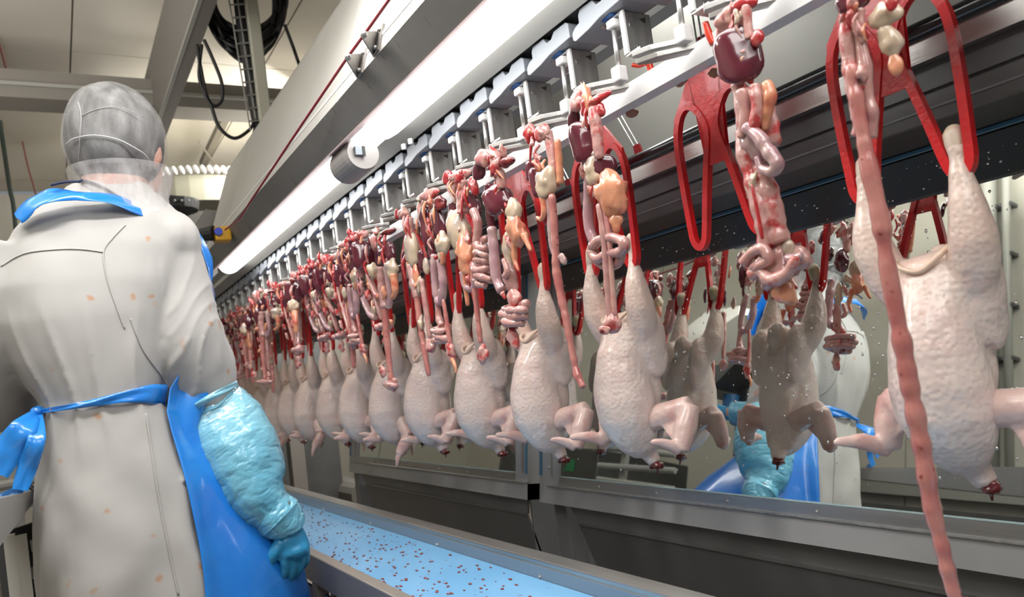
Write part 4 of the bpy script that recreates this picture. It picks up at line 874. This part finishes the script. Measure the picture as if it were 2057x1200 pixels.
#  shoulder, elbow, wrist, tip for the +Y (image left) and mirrored -Y wing
A_L = ((.012, .052, -.325), (.030, .100, -.300), (.012, .104, -.372), (-.062, .135, -.352))
A_R = ((.012, .052, -.325), (.035, .125, -.305), (-.005, .122, -.385), (-.052, .094, -.362))
B_R = ((.010, .052, -.318), (.015, .138, -.315), (-.010, .098, -.388), (-.030, .135, -.402))
C_L = ((.012, .052, -.325), (.035, .100, -.320), (-.01, .090, -.385), (-.070, .100, -.378))
D_R = ((.010, .050, -.33), (.015, .085, -.375), (-.02, .070, -.43), (-.03, .060, -.47))
protos = [make_bird('largest plucked bird, nearest the camera, with wing spread at the frame edge', (A_L, B_R), 1),
          make_bird('plucked bird right of the mirror frame under the knotted giblet pack', (A_L, A_R), 2.7),
          make_bird('b', (C_L, A_R), 5.1), make_bird('b', (C_L, D_R), 8.2)]
used = set(); rb = random.Random(4)
seq = {0: 0, 2: 1, 3: 1, 4: 1, 5: 2, 6: 3, 7: 2, 8: 1}
for n_, i in enumerate(birds_k):
    pi = seq.get(i, rb.choice([1, 2, 3])); src = protos[pi]
    c = src if pi not in used else copy_tree(src); used.add(pi)
    c.location = (XB, .58 + BP * i + (rb.uniform(-.008, .008) if i > 4 else 0), ZH)
    c.rotation_euler = (0, rb.uniform(-.03, .03) if i > 2 else 0, rb.uniform(-.12, .12) if i > 2 else (.0 if i == 0 else .05))
    if n_ > 1: c['label'] = f'pale plucked bird hung by the legs, {ORD[n_]} bird from the frame\'s right'
    c['group'] = 'plucked birds on the red shackles'

# ================================================================== the worker
WY = 1.86
def wp(px, py, dy=0.): return at(px, py, Y=WY + dy)
FD = Vector((math.sin(.62), math.cos(.62), 0)); SD = Vector((FD.y, -FD.x, 0))      # facing, right side
wk = thing('person', 'person in white coat, blue apron and hair net standing with back turned at the line', 'person', (wp(240, 900).x, WY, 0))
WO_ = wk.location.copy()
def ring(l, r, depth, fwd=0., n=36, e=.85):
    """cross-section seen between the photo pixels l and r; depth = half thickness along the viewing direction"""
    a = wp(*l); b = wp(*r); c = (a + b) / 2 + Vector((0, fwd, 0)); h = (b - a).length / 2
    u = Vector((b.x - a.x, 0, b.z - a.z)).normalized(); v = Vector((0, 1, 0)); out = []
    for k in range(n):
        t = 2 * PI * k / n; x, y = math.cos(t), math.sin(t)
        x = math.copysign(abs(x) ** e, x); y = math.copysign(abs(y) ** e, y)
        out.append(c + u * (x * h) + v * (y * depth) - WO_)
    return out
def px_m(px, py, dy=0): return (wp(px, py, dy) - Vector((0, 0, HC))).dot(W_) / F
def wtube(m, pts, n=18, sub=5):
    """pts: (px, py, r_px, dy)"""
    P = [wp(p[0], p[1], p[3]) - WO_ for p in pts]; R = [p[2] * px_m(p[0], p[1], p[3]) for p in pts]
    C_ = crom(P, sub); m.tube(C_, [float(np.interp(i / (len(C_) - 1), np.linspace(0, 1, len(R)), R)) for i in range(len(C_))], n); return m
# body: one continuous surface (head, neck, torso, arms, legs)
hc = wp(232, 290, .0) - WO_
b = MB()
b.ell(hc, (.088, .100, .118), rot=Matrix.Rotation(-.62, 3, 'Z'), nu=24, nv=16)
face = hc + FD * .055 + Vector((0, 0, -.055)); b.ell(face, (.066, .062, .082), rot=Matrix.Rotation(-.62, 3, 'Z'), nu=20, nv=12)
b.ell(hc + FD * .085 + Vector((0, 0, -.105)), (.030, .028, .026))
b.tube([hc + FD * .100 + Vector((0, 0, .005)), hc + FD * .122 + Vector((0, 0, -.030)), hc + FD * .112 + Vector((0, 0, -.040))], [.010, .014, .012], 8)
for s_ in (1, -1):
    b.ell(hc + SD * (.084 * s_) + FD * .008 + Vector((0, 0, -.030)), (.012, .022, .034), rot=Matrix.Rotation(-.62 - .3 * s_, 3, 'Z'), nu=12, nv=8)
    b.ell(hc + FD * .098 + SD * (.030 * s_) + Vector((0, 0, .018)), (.022, .012, .008), rot=Matrix.Rotation(-.62, 3, 'Z'), nu=10, nv=6)
b.tube([hc + Vector((0, -.005, -.06)), wp(222, 400) - WO_, wp(215, 455) - WO_], [.066, .064, .075], 16)
b.loft([ring((130, 440), (320, 430), .06), ring((50, 500), (350, 475), .085), ring((30, 600), (330, 580), .10), ring((80, 720), (300, 700), .095), ring((115, 790), (290, 770), .085), ring((115, 880), (310, 860), .10), ring((120, 980), (340, 960), .10)])
wtube(b, [(350, 480, 36, 0), (375, 600, 36, .0), (405, 780, 32, .02), (460, 880, 31, .01), (525, 980, 26, -.03), (570, 1050, 19, -.06), (583, 1085, 17, -.06)])
wtube(b, [(25, 510, 34, 0), (-20, 640, 34, .0), (-15, 750, 30, .07), (10, 805, 28, .16), (50, 815, 26, .28), (100, 810, 22, .38), (150, 800, 18, .48)])
lz = wp(240, 980).z - WO_.z
for s_ in (-1, 1): b.tube([Vector((.07 * s_ + .01, .0, lz + .02)), Vector((.09 * s_, .0, lz - .28)), Vector((.10 * s_, .02, .10)), Vector((.10 * s_, .0, .05))], [.085, .065, .045, .045], 14)
body = b.build('body', faceskin, wk, smooth_shade=True, remesh=.008, smooth=4)
for s_ in (1, -1):
    MB().ell(hc + FD * .104 + SD * (.030 * s_) + Vector((0, 0, .004)), (.013, .013, .011), nu=12, nv=8).build('eye', eyewhite, wk, smooth_shade=True)
    MB().ell(hc + FD * .1125 + SD * (.030 * s_) + Vector((0, 0, .004)), (.006, .006, .006), nu=8, nv=6).build('iris', irismat, wk, smooth_shade=True)
MB().ell(hc + FD * .108 + Vector((0, 0, -.072)), (.022, .022, .006), rot=Matrix.Rotation(-.62, 3, 'Z')).build('mouth', M('lips', (.45, .15, .14), .4), wk, smooth_shade=True)
# hair cap: upper shell of the skull
m = MB().ell(hc + Vector((0, 0, .008)), (.098, .108, .125), rot=Matrix.Rotation(-.62, 3, 'Z'), nu=32, nv=22)
def cut(m, keep):
    m.f = [f for f in m.f if keep(sum((Vector(m.v[i]) for i in f), Vector()) / len(f))]; return m
m = cut(m, lambda c: (c - hc).z > -.100 - .3 * max(0, (-(c - hc).dot(FD)) - .05) + (.13 if (c - hc).dot(FD) > .075 else (.03 if abs((c - hc).dot(SD)) > .07 and (c - hc).dot(FD) > -.03 else 0)))
m.open = True
m.build('hair', hairmat, wk, smooth_shade=True)
# hair net: loose translucent shell with folds
m = MB().ell(hc + Vector((0, 0, .010)), (.102, .112, .1285), rot=Matrix.Rotation(-.62, 3, 'Z'), nu=48, nv=34)
m = cut(m, lambda c: (c - hc).z > -.07); m.open = True
def netdisp(c, n): return .004 * nz(c, 14, 4) + .0025 * math.sin(60 * c.x + 30 * c.z + 4 * nz(c, 10, 2)) * .5
hn = m.build('hair_net', netm, wk, smooth_shade=True, disp=netdisp)
def seamtube(name_, mat, pts, r, par=wk, n=8):
    return MB().tube(crom([wp(*p) - WO_ for p in pts], 6), r, n).build(name_, mat, par, smooth_shade=True)
def onhead(px, py, rx=.112, grow=0.):
    """point of the hair net surface seen at a photo pixel"""
    d = Vector(RW @ np.array([px - CX, py - CY, F])).normalized(); o_ = Vector((0, 0, HC)) - (WO_ + hc + Vector((0, 0, .008)))
    r = rx + grow; b_ = o_.dot(d); q = b_ * b_ - (o_.dot(o_) - r * r)
    t = -b_ - math.sqrt(max(q, 0)); return o_ + d * t + hc + Vector((0, 0, .008))
strap = MB().tube(crom([onhead(px, py, .116) for px, py in ((133, 290), (150, 278), (190, 272), (235, 280), (270, 297), (292, 312), (304, 330))], 6), .0014, 8)
strap.build('mask_strap', M('strap_white', (.5, .5, .5), .8), wk, smooth_shade=True)
MB().tube(crom([onhead(px, py, .1165) for px, py in ((157, 205), (163, 235), (160, 280), (158, 340))], 6), .0011, 6).build('net_seam', M('net_seam', (.34, .34, .34), .8), hn, smooth_shade=True)
MB().tube(crom([onhead(px, py, .1165) for px, py in ((163, 232), (200, 218), (240, 216), (290, 235))], 6), .0008, 6).build('net_seam', bpy.data.materials['net_seam'], hn, smooth_shade=True)
# beard net around jaw and neck
m = MB(); rr_ = []
for z, rx_, ry_, off in ((-.062, .108, .116, .014), (-.09, .100, .110, .018), (-.12, .096, .106, .014), (-.145, .098, .098, .004), (-.165, .106, .098, -.004)):
    rr_.append([hc + FD * off + SD * (rx_ * math.cos(t)) + FD * (ry_ * math.sin(t)) + Vector((0, 0, z + (.035 * math.sin(t) if z < -.1 else 0) + (.02 if False else 0))) for t in np.linspace(0, 2 * PI, 40, endpoint=False)])
m.loft(rr_); m.f = m.f[:-2]; m.open = True
m = cut(m, lambda c: not ((c - hc).z > -.075 and abs((c - hc).dot(SD)) > .06 and (c - hc).dot(FD) < .055 and (c - hc).dot(FD) > -.01 ))
m.build('beard_net', snoodm, wk, smooth_shade=True, disp=lambda c, n: .004 * nz(c, 18, 9))
# coat: torso and skirt, sleeves as one cloth
def ridge(x): return max(0., 1 - abs(x)) ** 2
def foldy(c, n):
    z = c.z; q = nz((c.x, c.y, z), 5, 1)
    v = .006 * nz((c.x * 1.3, c.y * 1.3, z * .45), 7, 3) + .0025 * nz((c.x, c.y, z * .7), 20, 5)
    ca = math.atan2(c.x + .03, -(c.y))          # angle round the back
    if z > 1.0 and abs(c.x) < .2:               # long vertical pleats of the back
        for k, a0 in enumerate((-1.0, -.55, -.1, .45)):
            v += .007 * ridge((ca - a0 - .25 * q - (1.3 - z) * .2) / .14) * min(1, max(0, (1.36 - z) * 6)) * min(1, (z - 1.0) * 7)
    if z < 1.05:
        v += .006 * math.sin(7 * ca + 4 * q + 3 * z) * min(1, (1.05 - z) * 4)
    if c.x > .10 and z > .95:                    # diagonal creases of the right sleeve
        w = z * 9 - c.x * 14 + 1.2 * q * 3
        v += .005 * (ridge(((w % 1.0) - .5) * 3.2)) * (1.2 if z < 1.25 else .5)
    return v
coat = MB()
coat.loft([ring((135, 372), (300, 372), .060, .0), ring((118, 392), (312, 392), .068), ring((70, 425), (345, 420), .085), ring((25, 465), (372, 450), .105), ring((0, 520), (385, 500), .122), ring((-22, 590), (370, 570), .135),
           ring((-15, 660), (350, 640), .138), ring((20, 740), (335, 715), .132), ring((78, 818), (322, 790), .122), ring((74, 900), (352, 868), .135), ring((66, 1000), (395, 962), .150), ring((72, 1100), (425, 1060), .162),
           ring((80, 1200), (450, 1160), .170), ring((90, 1330), (470, 1290), .178), ring((100, 1420), (480, 1400), .18)])
torso = coat
wtube(coat, [(305, 478, 62, 0), (322, 520, 76, 0), (338, 600, 84, 0), (358, 680, 90, .0), (384, 745, 84, .02), (404, 790, 70, .035), (414, 818, 66, .045)], 22)
coat.ell(wp(325, 490) - WO_, (.082, .10, .075), nu=16, nv=10)
wtube(coat, [(30, 500, 66, 0), (0, 570, 68, 0), (-16, 660, 68, .01), (-16, 740, 66, .05), (0, 800, 64, .14), (40, 815, 56, .26)], 20)
cmesh = coat.build('coat', coatmat, wk, smooth_shade=True, remesh=.006, smooth=8, disp=foldy)
def oncoat(px, py, lift=.004):
    """point on the coat's back surface seen at a photo pixel, by shooting at the mesh"""
    d = Vector(RW @ np.array([px - CX, py - CY, F])).normalized()
    ok, loc, nrm, i = BV.ray_cast(Vector((0, 0, HC)) - WO_, d)[0] is not None, *BV.ray_cast(Vector((0, 0, HC)) - WO_, d)[:3]
    return (loc + nrm * lift) if loc is not None else (wp(px, py, -.12) - WO_)
from mathutils.bvhtree import BVHTree
BV = BVHTree.FromPolygons([v.co for v in cmesh.data.vertices], [p.vertices[:] for p in cmesh.data.polygons])
def seam(name_, pts, r=.0016, mat=coatmat, par=None, lift=.001, n=6):
    return MB().tube([oncoat(p.x, p.y, lift) for p in crom([(q[0], q[1], 0) for q in pts], 8)], r, n).build(name_, mat, par or cmesh, smooth_shade=True)
seam('yoke_seam', [(2, 535), (50, 510), (110, 502), (160, 501), (208, 507)])
seam('armhole_seam', [(252, 452), (225, 480), (208, 507), (215, 560), (235, 620), (250, 660)])
seam('back_vent_seam', [(292, 832), (300, 880), (312, 960), (322, 1020), (340, 1110), (358, 1196)], .0022)
seam('sleeve_seam', [(262, 640), (285, 700), (320, 750), (350, 790), (375, 818)])
seam('collar_edge', [(102, 372), (130, 366), (170, 366), (205, 378), (235, 396)], .0028, navy, lift=.004)
# apron strings: waist band with a knot, tails blowing left
def ribbon(name_, mat, pts, w_, par, up=None, twist=0):
    P = crom(pts, 7); m = MB(); V = []
    for i, p in enumerate(P):
        t = (P[min(i + 1, len(P) - 1)] - P[max(i - 1, 0)]).normalized(); vd = Vector((0, 1, 0)) if up is None else up
        side = t.cross(vd).normalized(); f_ = i / (len(P) - 1)
        ww = w_ if not hasattr(w_, '__len__') else float(np.interp(f_, np.linspace(0, 1, len(w_)), w_))
        V.append([p + side * ww * q + vd * (.0012 * s2 + .003 * math.sin(q * 7 + i * .35)) for q in (-.5, -.25, 0, .25, .5) for s2 in (0, 1)])
    vs = [q for r_ in V for q in r_]; fs = []
    for i in range(len(V) - 1):
        for k in range(4):
            a = i * 10 + k * 2; c = (i + 1) * 10 + k * 2
            fs += [(a, a + 2, c + 2, c), (a + 1, c + 1, c + 3, a + 3)]
        for k in (0, 8): a = i * 10 + k; c = (i + 1) * 10 + k; fs.append((a, c, c + 1, a + 1))
    return m.add(vs, fs).build(name_, mat, par, smooth_shade=True)
apron_root_pts = [(325, 800), (296, 796), (245, 800), (190, 810), (140, 818), (92, 826)]
ribbon('waist_string', apronmat, [oncoat(x, y, .010) for x, y in apron_root_pts], [.052, .040, .022, .014, .010, .008], wk, up=Vector((0, -1, 0)))
MB().ell(oncoat(90, 826, .012), (.014, .012, .011), nu=10, nv=8).build('string_knot', apronmat, wk, smooth_shade=True, disp=lambda c, n: .003 * nz(c, 80, 1))
k0 = oncoat(90, 826, .012)
ribbon('string_tail', apron_thin, [k0, wp(50, 858, -.12) - WO_, wp(20, 900, -.12) - WO_, wp(-12, 950, -.12) - WO_], [.012, .045, .055, .05], wk)
ribbon('string_tail', apron_thin, [k0, wp(74, 880, -.13) - WO_, wp(55, 940, -.12) - WO_, wp(40, 985, -.12) - WO_], [.012, .03, .034, .026], wk)
ribbon('string_tail', apron_thin, [wp(45, 983, -.10) - WO_, wp(25, 992, -.10) - WO_, wp(-5, 1012, -.10) - WO_], [.012, .02, .03], wk)
# apron body: wraps the front of coat, hangs to the shins
N_ = 40; ap = []
Zs = [(440, .0), (500, .0), (600, .0), (700, .0), (800, .0), (880, .0), (960, .04), (1060, .085), (1160, .12), (1300, .13), (1450, .13)]
for (py, fl) in Zs:
    pc_ = wp(235, py) - WO_; z = pc_.z
    lo = [q for q in [oncoat(300, py)]]
    row = []
    for k in range(N_ + 1):
        a = (-.78 + 1.78 * k / N_) * (1.75 if py > 780 else (.55 if py < 500 else .9 + .5 * (py - 500) / 280))
        d = FD * math.cos(a) + SD * math.sin(a)
        hit = BV.ray_cast(Vector((pc_.x, pc_.y, z)) + d * .6, -d, 2.0)
        r = (Vector(hit[0]) - Vector((pc_.x, pc_.y, z))).dot(d) if hit[0] is not None else .15
        arm = (py < 900) and r > .19
        r = min(r, .185 if py < 900 else (.20 if py < 1000 else .26))
        e_ = min(1, (1 - k / N_) * 5 + .2); r += .006 + .018 * e_ + fl * max(0, math.cos(a)) * 1.9 + .006 * e_ * math.sin(a * 9 + py * .01)
        row.append(Vector((pc_.x, pc_.y, z)) + d * r)
    ap.append(row)
V = [p for r_ in ap for p in r_]; W1 = N_ + 1
m = MB().add(V, [(i * W1 + k, i * W1 + k + 1, (i + 1) * W1 + k + 1, (i + 1) * W1 + k) for i in range(len(ap) - 1) for k in range(N_)]); m.open = True
apron = m.build('apron', apronmat, wk, smooth_shade=True, subsurf=1, disp=lambda c, n: .006 * nz((c.x, c.y, c.z * .4), 14, 6))
sol = apron.modifiers.new('thickness', 'SOLIDIFY'); sol.thickness = .0015
# neck strap of the apron standing off the collar
ribbon('neck_strap', apronmat, [wp(36, 440, -.085) - WO_, wp(62, 412, -.10) - WO_, wp(100, 396, -.115) - WO_, wp(150, 392, -.12) - WO_, wp(205, 398, -.115) - WO_, wp(255, 412, -.10) - WO_, wp(292, 425, -.085) - WO_],
       [.030, .050, .048, .030, .036, .044, .040], wk, up=Vector((.0, -.75, .66)))
ribbon('bib_edge', apronmat, [wp(340, 440, .10) - WO_, wp(378, 480, .10) - WO_, wp(402, 525, .10) - WO_, wp(412, 570, .10) - WO_], [.05, .06, .06, .03], wk)
# light blue over-sleeves
def sleeve(pts, seed, name_='over_sleeve'):
    m = MB(); wtube(m, pts, 44, 16)
    return m.build(name_, sleevemat, wk, smooth_shade=True, subsurf=1,
                   disp=lambda c, n: .008 * nz(c, 9, seed) + .004 * nz(c, 24, seed + 5) - .0022 * (1 - min(1, abs(nz(c, 30, seed + 1)) * 5)) ** 2 - .0012 * (1 - min(1, abs(nz(c, 70, seed + 2)) * 4)) ** 2)
sleeve([(412, 806, 60, .03), (424, 824, 73, .03), (446, 860, 83, .02), (470, 905, 88, .0), (492, 950, 81, -.02), (514, 995, 66, -.04), (542, 1026, 50, -.05), (562, 1044, 52, -.055), (574, 1058, 42, -.06), (580, 1070, 28, -.06)], 2)
ribbon('sleeve_cuff', sleevemat, [wp(355, 836, .0) - WO_, wp(385, 822, -.045) - WO_, wp(420, 800, -.07) - WO_, wp(455, 782, -.05) - WO_, wp(478, 770, .0) - WO_], [.010, .014, .014, .014, .012], wk)
sleeve([(30, 812, 60, .22), (70, 815, 56, .30), (110, 808, 46, .38), (140, 802, 34, .46)], 6)
# gloves: palm and five fingers each
def glove(wrist, knuck, sidev, palmn, curl, scale=1.0):
    m = MB(); wr, kn = wrist - WO_, knuck - WO_; ax = (kn - wr).normalized(); sd = (sidev - ax * sidev.dot(ax)).normalized(); pn = ax.cross(sd)
    if pn.dot(palmn) < 0: pn = -pn
    L_ = (kn - wr).length
    m.tube([wr - ax * .03, wr, wr + ax * L_ * .4, kn], [.030 * scale, .028 * scale, .036 * scale, .038 * scale], 14)
    m.v = [tuple((Vector(v) - wr) - pn * ((Vector(v) - wr).dot(pn)) * .35 + wr) for v in m.v]
    m.ell(kn - ax * .008, (.034 * scale, .030 * scale, .022 * scale))
    for q, ln, r in ((-.030, .068, .0098), (-.010, .082, .0105), (.011, .078, .0102), (.030, .062, .0092)):
        b0 = kn + sd * q * scale - ax * .012; P = [b0]; d = ax.copy(); a = 0
        for seg_, fr_ in enumerate((.45, .30, .25)):
            a += curl * (.5 if seg_ == 0 else .8); d = ax * math.cos(a) + pn * math.sin(a); P.append(P[-1] + d * ln * fr_ * 1.15 * scale)
        m.tube(crom(P, 3), [r * 1.15 * scale, r * 1.05 * scale, r * scale, r * .8 * scale], 10)
    th = wr + sd * -.028 * scale + ax * .02
    m.tube(crom([th, th + (ax * .6 - sd * .6 + pn * .3).normalized() * .035, th + (ax * .85 - sd * .45 + pn * .6).normalized() * .065, th + (ax + pn * .8 - sd * .15).normalized() * .088], 4), [.016 * scale, .014 * scale, .012 * scale, .009 * scale], 10)
    return m.build('glove', glovemat, wk, smooth_shade=True, remesh=.0032, smooth=3, disp=lambda c, n: .0010 * nz(c, 60, 3))
glove(wp(582, 1062, -.06), wp(594, 1112, -.062), Vector((.85, .35, .1)), Vector((-.75, .4, 0)), .52, 1.0)
glove(wp(150, 802, .48), wp(190, 800, .56), Vector((0, 0, 1)), Vector((1, -.4, 0)), .4)
# boots
for s_ in (-1, 1):
    m = MB(); m.tube([(.10 * s_, 0, .40), (.10 * s_, 0, .10), (.10 * s_, 0, .05)], [.062, .052, .052], 16); m.ell((.10 * s_, .06, .045), (.05, .13, .045))
    m.build('boot', bootmat, wk, smooth_shade=True, remesh=.012, smooth=3)
    MB().tube([(.10 * s_, 0, .36), (.075 * s_ + .01, 0, lz - .25), (.07 * s_ + .01, 0, lz)], [.078, .08, .08], 16).build('trouser_leg', coatmat, wk, smooth_shade=True)
